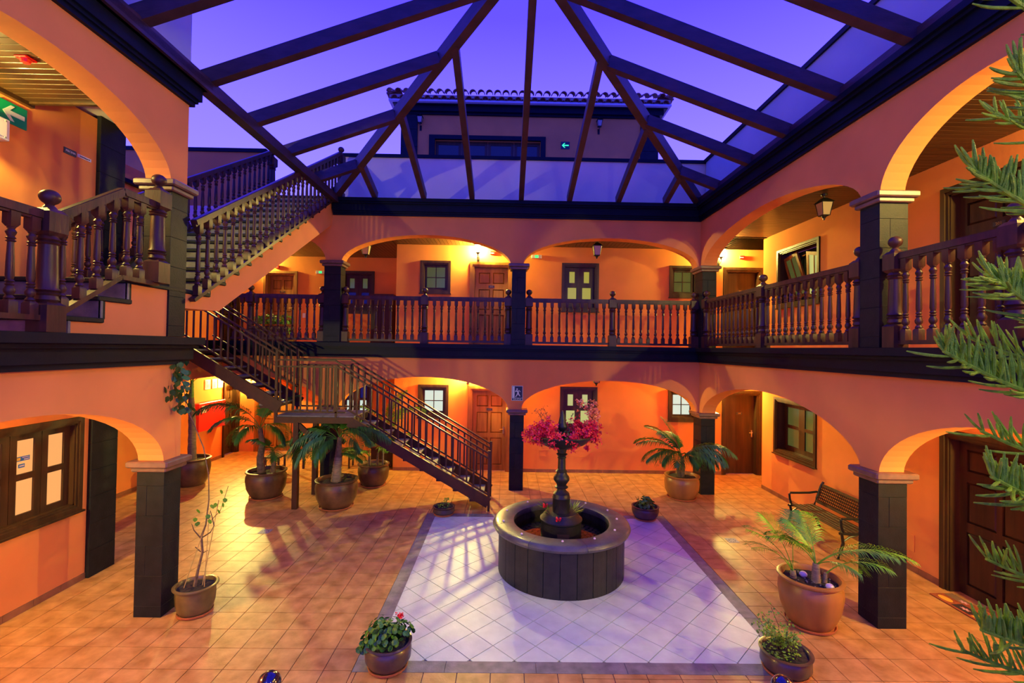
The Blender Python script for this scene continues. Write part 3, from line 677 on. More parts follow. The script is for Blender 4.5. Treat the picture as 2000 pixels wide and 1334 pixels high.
# ================================================================== STEEL STAIRS
ss = thing('steel_staircase', 'brown metal staircase with a landing, open treads and slim bar railings', 'stairs', (-4.16, 9.33, 0)); O = (-4.16, 9.33, 0)
YF, YK = 9.33, 10.27
lowz = lambda x: 2.83 - .585 * (x + 3.38)        # top rail of the lower flight
upz = lambda x: 3.05 + .587 * (-4.57 - x)
bars = {}
def bar(x, y, za, zb2):
    h = round(zb2 - za, 3)
    if h not in bars: bars[h] = MB().box(-.016, -.010, 0, .016, .010, h).mesh('railing_bar', M['steel'])
    put('railing_bar', bars[h], ss, (x - O[0], y - O[1], za))
for yy in (YF, YK):
    pts_r = [(-6.45, yy, upz(-6.45)), (-4.57, yy, upz(-4.57))]
    MB().beam(*pts_r, .045, .03).build('top_rail', M['steel'], ss, off=O)
    MB().beam((-6.45, yy, upz(-6.45) + .10), (-4.42, yy, upz(-4.42) + .10), .05, .03).build('handrail', M['steel'], ss, off=O)
    MB().beam((-6.45, yy, upz(-6.45) - .72), (-4.57, yy, upz(-4.57) - .72), .04, .03).build('lower_rail', M['steel'], ss, off=O)
    for k in range(14): x = -6.38 + k * .138; bar(x, yy, upz(x) - .72, upz(x))
    MB().beam((-6.46, yy, upz(-6.46) - 1.02), (-4.50, yy, upz(-4.50) - 1.02), .05, .24).build('stringer', M['steel'], ss, off=O)
    MB().beam((-4.57, yy, 2.82), (-3.38, yy, 2.82), .045, .03).build('top_rail', M['steel'], ss, off=O)
    MB().beam((-4.57, yy, 2.95), (-3.42, yy, 2.95), .05, .03).beam((-3.42, yy, 2.95), (-.30, yy, lowz(-.30) + .10), .05, .03).build('handrail', M['steel'], ss, off=O)
    MB().beam((-4.57, yy, 1.92), (-3.2, yy, 1.92), .04, .03).build('lower_rail', M['steel'], ss, off=O)
    for k in range(9): bar(-4.50 + k * .135, yy, 1.92, 2.82)
    MB().beam((-3.38, yy, lowz(-3.38)), (-.34, yy, lowz(-.34)), .045, .03).build('top_rail', M['steel'], ss, off=O)
    MB().beam((-3.15, yy, lowz(-3.15) - .72), (-.34, yy, lowz(-.34) - .72), .04, .03).build('lower_rail', M['steel'], ss, off=O)
    for k in range(21): x = -3.25 + k * .138; bar(x, yy, lowz(x) - .72, lowz(x))
    MB().beam((-3.12, yy, 1.74), (-.32, yy, .16), .05, .20).build('stringer', M['steel'], ss, off=O)
    MB().box(-.345, yy - .02, 0, -.295, yy + .02, 1.20).build('end_post', M['steel'], ss, off=O)
    MB().box(-4.60, yy - .02, 1.72, -4.55, yy + .02, upz(-4.57) + .12).build('corner_post', M['steel'], ss, off=O)
    MB().box(-3.405, yy - .02, 1.72, -3.365, yy + .02, 2.86).build('corner_post', M['steel'], ss, off=O)
    MB().box(-4.21, yy - .04, 0, -4.11, yy + .06, 1.72).build('support_post', M['steel'], ss, off=O)
    MB().beam((-4.12, yy + .01, 1.66), (-3.52, yy + .01, 1.12), .05, .09).build('brace', M['steel'], ss, off=O)
MB().box(-4.60, YF - .03, 1.70, -3.02, YK + .03, 1.82).build('landing_frame', M['steel'], ss, off=O)
for k in range(5): MB().cbox(-4.58 + k * .312, YF + .0, 1.82, -4.58 + (k + 1) * .312 - .006, YK, 1.845, .003).build('landing_slab', M['tread'], ss, off=O)
TR = MB().cbox(-.15, 0, 0, .15, YK - YF - .06, .035, .004).mesh('tread', M['tread'])
TB = MB().box(-.13, 0, -.05, .13, YK - YF - .06, 0).mesh('tread_support', M['steel'])
for k in range(8):
    x, z = -2.92 + k * .335, 1.60 - k * .196
    put('tread', TR, ss, (x - O[0], .03, z)); put('tread_support', TB, ss, (x - O[0], .03, z))
for k in range(7):
    x, z = -4.78 - k * .262, 2.03 + k * .178
    put('tread', TR, ss, (x - O[0], .03, z)); put('tread_support', TB, ss, (x - O[0], .03, z))

# ================================================================== TIMBER ROOF FRAME
rfm = thing('timber_roof_frame', 'open hipped roof frame of dark timber rafters above the court', 'roof frame', (.2, 10.6, 6.62)); O = (.2, 10.6, 6.62)
zB, kx, ky = 6.60, .36, 1.2; XRr, XLr, YBr = 4.33, -3.95, 10.60; xc = .2; half = XRr - xc; zr = zB + half * kx; ya = YBr - half * ky
def raf(name, p, q, wd=.125, ht=.19): MB().beam(p, q, wd, ht, bottom=True).build(name, M['beam'], rfm, off=O)
raf('hip_rafter', (XRr, YBr, zB), (xc, ya, zr), .14, .22); raf('hip_rafter', (XLr, YBr, zB), (xc, ya, zr), .14, .22)
for x in (-3.06, -1.95, -.85, .27, 1.37, 2.49, 3.58):
    t_ = min(XRr - x, x - XLr); raf('rafter', (x, YBr, zB), (x, YBr - t_ * ky, zB + t_ * kx), .11, .17)
for y in (9.6, 8.3, 7.17, 6.07, 4.93, 3.8, 2.7, 1.6):
    t_ = min((YBr - y) / ky, half)
    raf('rafter', (XRr - .02, y, zB), (XRr - t_, y, zB + t_ * kx)); raf('rafter', (XLr - .02, y, zB), (XLr + t_ + (.01 if t_ == half else 0), y, zB + t_ * kx))
raf('ridge_beam', (xc, ya, zr), (xc, 1.2, zr), .12, .2)
MB().box(XLr - .09, 1.2, 6.50, XLr + .07, YBr + .05, 6.66).build('wall_plate', M['beam'], rfm, off=O)
MB().box(XRr - .02, 1.2, 6.62, XRr + .10, YBr, 6.74).build('wall_plate', M['beam'], rfm, off=O)

# ================================================================== HOUSE ON THE ROOF TERRACE
hs = thing('roof_house', 'salmon roof pavilion with clay tiled eaves, rising behind the back parapet', 'building', (.67, 16, 6.5)); O = (.67, 16, 6.5)
MB().plate(-3.73, 6.5, 5.07, 11.35, [(-2.6, 6.5, 1.05, 10.42)], 16.0, 16.3).box(-3.73, 16.3, 6.5, -3.43, 21, 11.35).box(4.77, 16.3, 6.5, 5.07, 21, 11.35).build('wall', M['plaster'], hs, off=O)
MB().plate(-2.80, 6.5, 1.22, 10.56, [(-2.6, 6.5, 1.05, 10.42)], 15.95, 16.05).build('door_surround', M['blackpaint'], hs, off=O)
for k in range(4):
    a = -2.6 + k * .9125; MB().plate(a, 6.5, a + .90, 10.42, [(a + .1, 6.6, a + .8, 10.3)], 16.15, 16.2).build('glazed_door', M['brown'], hs, off=O); MB().box(a + .1, 16.17, 6.6, a + .8, 16.18, 10.3).build('pane', M['glassdark'], hs, off=O)
for a, b in ((-3.77, -3.2), (4.5, 5.12)):
    for k in range(8): MB().cbox(a, 15.95, 6.5 + k * .605, b, 16.3, 6.5 + k * .605 + .6, .006).build('quoin_block', M['stone'], hs, off=O)
c = MB()
for z0, z1, p in ((11.25, 11.32, .08), (11.32, 11.5, .18), (11.5, 11.56, .28)): c.box(-3.73 - p, 16 - p, z0, 5.07 + p, 21 + p, z1)
c.build('cornice', M['blackpaint'], hs, off=O)
MB().box(-4.12, 15.60, 11.53, 5.44, 21.3, 11.59).build('eaves_board', M['mortar'], hs, off=O)
MB().add([(-4.1, 15.62, 11.66), (5.42, 15.62, 11.66), (5.42, 21.3, 11.66), (-4.1, 21.3, 11.66), (.66, 18.4, 13.0)], [(0, 1, 4), (1, 2, 4), (2, 3, 4), (3, 0, 4), (3, 2, 1, 0)]).build('roof_bed', M['rooftile'], hs, off=O)
def barrel(L=.5, R=.118, t=.02, n=8):
    mb = MB(); o = 0; vs = []
    for y in (0, L):
        for rr in (R, R - t):
            for i in range(n): a = PI * i / (n - 1); vs.append((rr * math.cos(a), y, rr * math.sin(a)))
    fs = []
    for i in range(n - 1):
        fs += [(i, i + 1, 2 * n + i + 1, 2 * n + i), (n + i + 1, n + i, 3 * n + i, 3 * n + i + 1), (i + 1, i, n + i, n + i + 1), (2 * n + i, 2 * n + i + 1, 3 * n + i + 1, 3 * n + i)]
    return mb.add(vs, fs).mesh('roof_tile', M['rooftile'])
bt = barrel(); n = 35
for k in range(n):
    x = -4.06 + k * (5.38 + 4.06) / (n - 1)
    o_ = put('roof_tile', bt, hs, (x - O[0], 15.50 - O[1], 11.78 - O[2])); o_.rotation_euler = (math.radians(22), 0, 0)
    if k < n - 1: put('roof_tile', bt, hs, (x + .139 - O[0], 15.56 - O[1], 11.60 - O[2])).rotation_euler = (math.radians(6), 0, 0)
for k in range(20):
    for sx, rz in ((-4.18, -PI / 2), (5.5, PI / 2)):
        o_ = put('roof_tile', bt, hs, (sx - O[0], 15.7 + k * .236 - O[1], 11.72 - O[2])); o_.rotation_euler = (math.radians(20), 0, rz)
MB().box(-4.12, 15.70, 11.58, 5.44, 15.78, 11.80).build('mortar_bed', M['mortar'], hs, off=O)
MB().tube([(-1.1, 17.0, 12.1), (-1.1, 17.0, 12.5)], .06).build('vent_pipe', M['iron'], hs, off=O) if False else None

# ================================================================== LANTERNS
def lantern_body(parent, z, lit, k=1.0):
    """four sided lantern, centre at z"""
    fr = MB(); a, b, h = .055 * k, .085 * k, .20 * k
    for sx, sy in ((-1, -1), (1, -1), (1, 1), (-1, 1)): fr.beam((a * sx, a * sy, z - h / 2), (b * sx, b * sy, z + h / 2), .009 * k, .009 * k)
    for s_, zz in ((a, z - h / 2), (b, z + h / 2)):
        fr.box(-s_ - .005, -s_ - .005, zz - .006, s_ + .005, -s_ + .005, zz + .006); fr.box(-s_ - .005, s_ - .005, zz - .006, s_ + .005, s_ + .005, zz + .006)
        fr.box(-s_ - .005, -s_, zz - .006, -s_ + .005, s_, zz + .006); fr.box(s_ - .005, -s_, zz - .006, s_ + .005, s_, zz + .006)
    fr.lathe([(.012 * k, z - h / 2 - .07 * k), (.02 * k, z - h / 2 - .04 * k), (.05 * k, z - h / 2)], 8)
    fr.build('lantern_frame', M['iron'], parent)
    r_ = MB().add([(-b * 1.25, -b * 1.25, z + h / 2), (b * 1.25, -b * 1.25, z + h / 2), (b * 1.25, b * 1.25, z + h / 2), (-b * 1.25, b * 1.25, z + h / 2), (-.03 * k, -.03 * k, z + h / 2 + .075 * k), (.03 * k, -.03 * k, z + h / 2 + .075 * k), (.03 * k, .03 * k, z + h / 2 + .075 * k), (-.03 * k, .03 * k, z + h / 2 + .075 * k)],
                  [(3, 2, 1, 0), (4, 5, 6, 7), (0, 1, 5, 4), (1, 2, 6, 5), (2, 3, 7, 6), (3, 0, 4, 7)]); r_.lathe([(.012 * k, z + h / 2 + .07 * k), (.016 * k, z + h / 2 + .10 * k), (.006 * k, z + h / 2 + .13 * k)], 8)
    r_.build('lantern_roof', M['iron'], parent)
    g_ = MB()
    c4 = ((-1, -1), (1, -1), (1, 1), (-1, 1))
    vs = [(a * .95 * x, a * .95 * y, z - h / 2) for x, y in c4] + [(b * .95 * x, b * .95 * y, z + h / 2) for x, y in c4]
    g_.add(vs, [(0, 1, 5, 4), (1, 2, 6, 5), (2, 3, 7, 6), (3, 0, 4, 7)]); g_.build('lantern_glass', M['lampglass'] if lit else M['lampoff'], parent)
def add_light(parent, z, W, col):
    l = bpy.data.lights.new('bulb', 'POINT'); l.energy = W; l.color = col; l.shadow_soft_size = .045
    o = bpy.data.objects.new('bulb', l); COL.objects.link(o); o.parent = parent; o.location = (0, 0, z); return o
def sconce(label, x, y, z, rotz, lit=True, W=LAMP_W, col=WARM, off=.16, group=None):
    t = thing('wall_lantern', label, 'lamp', (x, y, z), rotz, group or 'wall lanterns')     # origin on the wall, local -y away from it
    h = put('lantern_head', None, t, (0, -off, 0))
    MB().lathe([(.045, -.0), (.045, .02)], 10).mesh  # (plate below)
    b = MB().box(-.035, -.015, -.30, .035, 0, -.12); b.tube([(0, -.01, -.22), (0, -off * .5, -.27), (0, -off, -.22), (0, -off, -.15)], .010, 6); b.build('bracket', M['iron'], t)
    lantern_body(h, 0, lit)
    if lit: add_light(h, 0.0, W, col)
    return t
BS = dict(lit=True)
sconce('lit wall lantern left of door 212 on the upper back gallery', -.80, 12.3, 5.83, 0)
sconce('lit wall lantern left of the dark door in the upper right corner', 5.58, 12.3, 5.83, 0)
sconce('lit wall lantern left of door 112 on the ground floor', -1.02, 12.3, 2.60, 0, W=LAMP_W * 1.15)
sconce('lit wall lantern left of the dark ground floor door in the right corner', 5.45, 12.3, 2.60, 0)
sconce('lit wall lantern between the ground floor doors of the left niche', -7.75, 14.25, 2.45, 0, W=LAMP_W * 1.8, off=.3)
sconce('lit wall lantern beside door 211 on the upper left', -7.72, 14.25, 5.80, 0, W=LAMP_W * 1.0)
sconce('lit wall lantern on the right gallery wall near the camera, upper floor', 6.15, 3.7, 5.75, -PI / 2, W=LAMP_W * 1.1)
sconce('lit wall lantern on the right gallery wall near the camera, ground floor', 6.15, 3.7, 2.50, -PI / 2, W=LAMP_W * 1.1)
sconce('lit wall lantern on the left gallery wall near the camera, upper floor', -5.75, 4.58, 5.62, PI / 2, W=LAMP_W * .5)
sconce('lit wall lantern on the left gallery wall near the camera, ground floor', -5.75, 3.3, 2.55, PI / 2, W=LAMP_W * 1.15)
sconce('added lantern lighting the pine from the right gallery wall, upper floor', 6.15, 1.1, 5.7, -PI / 2, W=LAMP_W * .85)  # out of view, added to brighten the pine branches
sconce('added fill lamp without a wall, behind the camera at upper left', -2.2, -1.0, 4.6, PI, W=40, col=SOFT)  # added fill for the court faces; no wall carries this lamp
sconce('added fill lamp without a wall, behind the camera at upper right', 2.4, -1.0, 4.6, PI, W=70, col=SOFT)  # added fill for pine and court, hung free behind the camera
sconce('unlit wall lantern at the left end of the roof pavilion', -3.1, 16, 11.0, 0, lit=False)
sconce('unlit wall lantern at the right end of the roof pavilion', 3.05, 16, 11.0, 0, lit=False)
def hanging(label, x, y, zt, z, k=1.15):
    t = thing('hanging_lantern', label, 'lamp', (x, y, zt), 0, 'hanging lanterns in the galleries')
    MB().lathe([(.045, -.03), (.05, -.015), (.05, 0)], 10).tube([(0, 0, 0), (0, 0, z - zt + .24 * k)], .006, 6).build('stem', M['iron'], t)
    h = put('lantern_head', None, t, (0, 0, z - zt)); lantern_body(h, 0, False, k); return t
hanging('unlit hanging lantern under the plank ceiling of the right upper gallery', 5.4, 7.9, 5.98, 5.72, 1.1)
hanging('unlit hanging lantern in the right arch of the upper back gallery', 2.19, 11.5, 5.95, 5.70)
hanging('unlit hanging lantern in the left arch of the upper back gallery', -3.52, 11.5, 5.95, 5.62)
hanging('unlit hanging lantern half hidden by the right ground floor arch at the back', 2.22, 11.5, 2.93, 2.55)

# ================================================================== SIGNS AND SMALL WALL THINGS
def plate_thing(name, label, cat, loc, rotz, W, H, m, t=.012, group=None):
    r = thing(name, label, cat, loc, rotz, group); MB().box(-W / 2, -t, -H / 2, W / 2, 0, H / 2).build('plate', M[m], r); return r
# exit sign over the middle column
r = plate_thing('exit_sign', 'green exit sign with a running figure and the word SALIDA over the middle column', 'sign', (.25, YB - .001, 2.22), 0, .255, .34, 'signwhite')
MB().box(-.118, -.015, -.105, .118, -.012, .16).box(-.118, -.015, -.16, .118, -.012, -.115).build('sign_field', M['signdark'], r)
text('SALIDA', .058, M['signwhite'], r, (0, -.018, -.138))
MB().box(-.112, -.018, -.10, -.06, -.0155, .155).build('door_symbol', M['signwhite'], r)
fig = MB(); fig.lathe([(.001, .0), (.018, .004)], 8)
def flatpoly(mb, pts, y0, y1): mb.prism([(a, b) for a, b in pts], 'y', y0, y1)
fg = MB(); flatpoly(fg, [(.018 * math.cos(a) - .005, .095 + .018 * math.sin(a)) for a in [i * PI / 5 for i in range(10)]], -.018, -.0155)
flatpoly(fg, [(-.03, .07), (.03, .06), (.04, -.01), (.075, -.06), (.06, -.075), (.015, -.02), (.0, -.05), (-.03, -.09), (-.045, -.08), (-.02, -.04), (.0, .0), (.0, .04), (-.045, .03), (-.05, .045)], -.018, -.0155)
flatpoly(fg, [(.03, .06), (.07, .03), (.078, .04), (.04, .075)], -.018, -.0155)
fg.build('running_figure', M['signwhite'], r)
def arrow(r, s, m='signwhite', y=-.016):
    a = MB(); flatpoly(a, [(-.85 * s, 0), (-.25 * s, .62 * s), (.05 * s, .62 * s), (-.32 * s, .18 * s), (.85 * s, .18 * s), (.85 * s, -.18 * s), (-.32 * s, -.18 * s), (.05 * s, -.62 * s), (-.25 * s, -.62 * s)], y - .002, y + .003)
    a.build('arrow', M[m], r)
r = plate_thing('arrow_sign', 'green sign with a white arrow high on the left gallery wall', 'sign', (-5.75, 5.40, 5.86), PI / 2, .30, .24, 'green'); arrow(r, .14)
r = plate_thing('arrow_sign', 'small glowing arrow sign on the roof pavilion wall', 'sign', (1.90, 16, 10.29), 0, .30, .26, 'signdark'); 
a_ = MB(); flatpoly(a_, [(-.12, 0), (-.04, .08), (0, .08), (-.05, .02), (.12, .02), (.12, -.02), (-.05, -.02), (0, -.08), (-.04, -.08)], -.018, -.013); a_.build('arrow', M['greenlit'], r)
r = thing('emergency_light', 'white emergency light box at the left edge, beside the arrow sign', 'light', (-5.75, 5.06, 5.60), PI / 2)
MB().cbox(-.20, -.13, -.12, .20, 0, .12, .008).build('housing', M['white'], r); MB().box(-.16, -.135, -.085, .16, -.13, .085).build('diffuser', M['paper'], r)
for x_, z_ in ((.14, .09), (.14, -.09)): MB().box(x_, -.137, z_ - .008, x_ + .02, -.131, z_ + .008).build('screw', M['steelgrate'], r)
r = plate_thing('door_plaque', 'dark plaque with pale lettering on the left gallery wall', 'sign', (-5.75, 6.105, 5.72), PI / 2, .17, .075, 'plaque'); text('PISCINA', .038, M['paper'], r, (0, -.016, 0))
r = plate_thing('paper_label', 'narrow white label right of the dark plaque', 'sign', (-5.75, 6.31, 5.725), PI / 2, .20, .04, 'paper'); text('Swimming pool', .024, M['plaque'], r, (0, -.015, 0))
r = thing('smoke_detector', 'red call box fixed under the plank ceiling at far left', 'alarm', (-4.86, 4.67, 6.08))
MB().cbox(-.06, -.06, -.02, .06, .06, 0, .004).lathe([(.035, -.05), (.05, -.02)], 12).build('housing', M['red'], r)
for lab, x, z in (('small green emergency exit light right of the middle column, upper gallery', .74, 5.68), ('small green emergency exit light left of the arch with the steel stairs, upper gallery', -4.55, 5.47)):
    yb_ = 12.3 if x > -2 else 14.25
    if x < -2: x = -5.72
    r = thing('exit_light', lab, 'light', (x, yb_, z)); MB().cbox(-.135, -.05, -.045, .135, 0, .045, .006).build('housing', M['white'], r); MB().box(-.04, -.054, -.035, .05, -.051, .035).build('lens', M['greenlit'], r)
for lab, x, y, z in (('small red alarm box over door 212', -.42, 12.3, 5.76), ('small red alarm box above the left doorway of the upper niche', -7.05, 14.25, 5.62), ('small red alarm box over the dark upper door in the right corner', 6.20, 12.3, 5.76)):
    r = thing('alarm_box', lab, 'alarm', (x, y, z)); MB().cbox(-.07, -.05, -.045, .07, 0, .045, .006).build('housing', M['red'], r); MB().box(-.05, -.053, -.02, .03, -.0505, .0).build('strip', M['paper'], r)
for lab, x, y, z in (('white switch beside door 212', .20, 12.3, 4.87), ('white socket plate beside door 211', -6.2, 14.25, 4.15)):
    r = thing('switch_plate', lab, 'switch', (x, y, z)); MB().cbox(-.045, -.012, -.07, .045, 0, .07, .003).build('plate', M['white'], r); MB().box(-.02, -.018, -.03, .02, -.012, .03).build('rocker', M['paper'], r)
for lab, x, wd, hh in (('small orange painted service hatch low on the back wall', .98, .22, .17), ('wide orange painted service hatch low on the back wall', 1.95, .55, .18)):
    r = thing('service_hatch', lab, 'hatch', (x, 12.3, .50)); MB().plate(-wd / 2, -hh / 2, wd / 2, hh / 2, [(-wd / 2 + .012, -hh / 2 + .012, wd / 2 - .012, hh / 2 - .012)], -.010, 0).build('hatch_frame', M['plaster'], r); MB().box(-wd / 2 + .014, -.006, -hh / 2 + .014, wd / 2 - .014, 0, hh / 2 - .014).build('hatch_cover', M['plaster'], r)
r = thing('socket_plate', 'orange socket plate low on the right wall behind the near column', 'socket', (6.15, 7.0, .42), -PI / 2); MB().cbox(-.05, -.012, -.13, .05, 0, .13, .003).build('plate', M['plaster'], r)
# fire hose cabinet and the pictograms above it
r = thing('fire_hose_cabinet', 'red fire hose cabinet on the left rear wall behind the tall palm', 'cabinet', (-8.095, 12.62, 1.32), PI / 2)
MB().cbox(-.56, -.22, -.36, -.22, 0, .37, .008).build('extinguisher_door', M['red'], r); MB().cbox(-.21, -.20, -.36, .60, 0, .37, .008).build('hose_door', M['red'], r)
MB().box(-.46, -.225, .12, -.28, -.221, .30).build('notice', M['paper'], r); MB().box(-.44, -.228, .24, -.30, -.2255, .27).build('notice_print', M['signdark'], r)
MB().tube([(.52, -.21, -.05), (.52, -.235, -.05), (.52, -.235, .08), (.52, -.21, .08)], .008).build('pull', M['chrome'], r)
for k, (x, sym) in enumerate(((12.72, 'hose'), (13.02, 'ext'), (13.28, 'bell'))):
    r = plate_thing('pictogram', ['white pictogram of a fire hose above the red cabinet', 'white pictogram of an extinguisher above the red cabinet', 'white round pictogram nearest the doors above the red cabinet'][k], 'sign', (-8.1, x, 2.14), PI / 2, .22, .26, 'paper')
    s_ = MB()
    if k == 0: s_.box(-.09, -.015, -.10, -.078, -.0125, .11).box(-.03, -.015, -.08, .07, -.0125, .0).box(-.03, -.015, .03, -.01, -.0125, .10)
    elif k == 1: s_.box(-.03, -.015, -.10, .05, -.0125, .06).box(-.09, -.015, -.10, -.078, -.0125, .11)
    else: s_.prism([(.07 * math.cos(i * PI / 8), .07 * math.sin(i * PI / 8)) for i in range(16)], 'y', -.015, -.0125)
    s_.build('symbol', M['pink'], r)
r = thing('call_point', 'small red manual call point right of the hose cabinet', 'alarm', (-8.1, 13.32, 1.30), PI / 2); MB().cbox(-.05, -.05, -.06, .05, 0, .06, .006).build('housing', M['red'], r); MB().box(-.025, -.053, -.03, .025, -.051, .03).build('press_pane', M['paper'], r)

# ================================================================== FOUNTAIN
FC = (.845, 6.98)
ft = thing('fountain', 'round dark stone fountain with a carved central column in the middle of the court', 'fountain', (FC[0], FC[1], 0))
def ringseg(mb, r0, r1, z0, z1, a0, a1, n=4):
    vs = []; 
    for i in range(n + 1):
        a = a0 + (a1 - a0) * i / n; c_, s_ = math.cos(a), math.sin(a)
        vs += [(r0 * c_, r0 * s_, z0), (r1 * c_, r1 * s_, z0), (r1 * c_, r1 * s_, z1), (r0 * c_, r0 * s_, z1)]
    fs = [(3, 2, 1, 0), (4 * n, 4 * n + 1, 4 * n + 2, 4 * n + 3)]
    for i in range(n):
        for j in range(4): fs.append((4 * i + j, 4 * i + (j + 1) % 4, 4 * i + 4 + (j + 1) % 4, 4 * i + 4 + j))
    mb.add(vs, fs)
NS = 26
for k in range(NS):
    mb = MB(); a0, a1 = 2 * PI * k / NS + .004, 2 * PI * (k + 1) / NS - .004; ringseg(mb, .72, .925, 0, .62, a0, a1, 3)
    mb.build('basin_stone', M['fount'], ft)
NR = 8
for k in range(NR):
    a0, a1 = 2 * PI * (k + .3) / NR + .002, 2 * PI * (k + 1.3) / NR - .002
    pr = [(.72, .615), (.95, .615), (.995, .63), (1.012, .665), (.995, .70), (.96, .718), (.75, .722), (.705, .70), (.70, .66)]
    vs = []; n = 12; m_ = len(pr)
    for i in range(n + 1):
        a = a0 + (a1 - a0) * i / n
        vs += [(r_ * math.cos(a), r_ * math.sin(a), z_) for r_, z_ in pr]
    fs = [tuple(range(m_ - 1, -1, -1)), tuple(n * m_ + i for i in range(m_))]
    for i in range(n):
        for j in range(m_): fs.append((i * m_ + j, i * m_ + (j + 1) % m_, (i + 1) * m_ + (j + 1) % m_, (i + 1) * m_ + j))
    MB().add(vs, fs).build('rim_stone', M['fountrim'], ft, smooth=True)
MB().lathe([(.01, .30), (.72, .30)], 40, cap=False).build('basin_floor', M['fount'], ft)
cm = MB().sphere((0, 0, 0), .036, 8, 5, .55).mesh('cobble', M['cobble']); random.seed(3)
for ringr in (.36, .43, .50, .57, .64):
    nn = int(2 * PI * ringr / .085)
    for i in range(nn):
        a = 2 * PI * i / nn + ringr * 7; put('cobble', cm, ft, (ringr * math.cos(a), ringr * math.sin(a), .315), random.random() * 3)
MB().lathe([(.715, .52), (.30, .52)], 40, cap=False).build('water', M['water'], ft)
MB().lathe([(.30, .30), (.30, .70), (.315, .715), (.315, .735), (.285, .76), (.265, .79), (.25, .80), (.235, .83), (.20, .835)], 40).build('pedestal', M['fount'], ft, smooth=True)
MB().box(-.085, -.302, .50, .085, -.28, .60).build('pedestal_opening', M['mat_d'], ft)
col = [(.13, .83), (.13, 1.03), (.137, 1.04), (.128, 1.05), (.12, 1.10), (.075, 1.14), (.062, 1.17), (.095, 1.185), (.10, 1.20), (.07, 1.22), (.075, 1.24), (.118, 1.30), (.12, 1.335), (.10, 1.37), (.078, 1.395), (.076, 1.42), (.088, 1.43), (.06, 1.46), (.055, 1.62), (.070, 1.63), (.056, 1.65), (.07, 1.67), (.085, 1.685), (.06, 1.70), (.075, 1.76), (.08, 1.79)]
MB().lathe(col, 24).build('column_shaft', M['fount'], ft, smooth=True)
for k in range(8):
    a = 2 * PI * k / 8
    bw = [(.05, 1.77), (.22, 1.80), (.36, 1.87), (.44, 1.97), (.47, 1.985), (.47, 1.995), (.42, 1.99), (.33, 1.90), (.2, 1.84), (.05, 1.82)]
n = 30; bv = [(.02, 1.76), (.20, 1.79), (.34, 1.85), (.43, 1.93), (.462, 1.97), (.462, 1.985), (.42, 1.965), (.33, 1.88), (.19, 1.82), (.02, 1.80)]
MB().lathe(bv, n).build('upper_bowl', M['fount'], ft, smooth=True)
MB().lathe([(.035, 1.8), (.033, 2.02), (.05, 2.04), (.075, 2.07), (.08, 2.10), (.062, 2.14), (.05, 2.20), (.035, 2.27), (.018, 2.315), (.004, 2.335)], 16).build('finial', M['fount'], ft, smooth=True)
random.seed(11)
# ferns growing at the foot of the column
fr = MB()
for k in range(26):
    a = random.uniform(-.5, 1.2) if k < 18 else random.uniform(2.4, 3.6); r1 = random.uniform(.16, .20); r2 = random.uniform(.24, .31); z = random.uniform(.84, .95)
    p = Vector((r1 * math.cos(a), r1 * math.sin(a), .82)); q = Vector((r2 * math.cos(a + .2), r2 * math.sin(a + .2), z)); s_ = Vector((-math.sin(a), math.cos(a), 0)) * .018
    fr.add([p, q + s_, q + (q - p) * .5, q - s_], [(0, 1, 2, 3)])
fr.build('fern', M['leaf2'], ft, kind='stuff')
mk = [(.77, 6.15), (1.21, 6.25), (1.55, 6.55), (1.68, 6.98), (1.62, 7.35), (1.33, 7.68), (.86, 7.82), (.38, 7.70), (.04, 7.30), (-.01, 6.85), (.24, 6.38)]
pm = MB().lathe([(.012, 0), (.017, .006), (.016, .016), (.008, .022)], 8).mesh('rim_stud', M['pebble'])
for x, y in mk: put('rim_stud', pm, ft, (x - FC[0], y - FC[1], .718))
r = MB(); [r.sphere((random.uniform(-.03, .03), random.uniform(-.03, .03), random.uniform(-.02, .03)), .018, 6, 4) for _ in range(10)]
for lab, x, y, z in (('bright red blossom lying on the fountain pedestal behind the column', .61, 7.0, .90), ('crimson blossom lying on the front edge of the fountain pedestal', .775, 6.71, .80)):
    o_ = put('fallen_blossom', r.mesh('fallen_blossom', M['redflower']), None, (x, y, z)); tag(o_, lab, 'flower')
# bougainvillea in the bowl
bg_ = thing('bougainvillea', 'bougainvillea with crimson and coral bracts spilling over the fountain bowl', 'plant', (FC[0], FC[1], 1.86)); random.seed(5)
def bract(mb, c, s):
    u = Vector((random.gauss(0, 1), random.gauss(0, 1), random.gauss(0, 1))).normalized(); a = u.cross(Vector((0, 0, 1.01))).normalized(); b = u.cross(a)
    for i in range(3):
        t = 2 * PI * i / 3; d = a * math.cos(t) + b * math.sin(t); e_ = a * math.cos(t + 1.57) + b * math.sin(t + 1.57)
        mb.add([c, c + d * s * .6 + e_ * s * .45 + u * s * .3, c + d * s * 1.1 + u * s * .45, c + d * s * .6 - e_ * s * .45 + u * s * .3], [(0, 1, 2, 3)])
cl = []
for k in range(17):
    a = 2 * PI * k / 17 + random.uniform(-.15, .15); rr = random.uniform(.30, .50); cl.append((rr * math.cos(a), rr * .8 * math.sin(a), random.uniform(.06, .22), .10))
cl += [(-.48, -.1, .13, .12), (.46, -.08, .12, .13), (-.36, -.15, .20, .11), (.40, -.12, .25, .11), (-.15, -.3, .02, .07), (.12, -.3, .02, .07), (-.22, -.1, .25, .10), (.2, .0, .26, .10), (.34, -.2, -.04, .03)]
for i, (x, y, z, s) in enumerate(cl):
    mb = MB()
    for _ in range(int(44 * s / .1)):
        bract(mb, Vector((x + random.gauss(0, s * .5), y + random.gauss(0, s * .5), z + random.gauss(0, s * .45))), .036)
    mb.build('bract_cluster', M['bract'], bg_, kind='stuff')
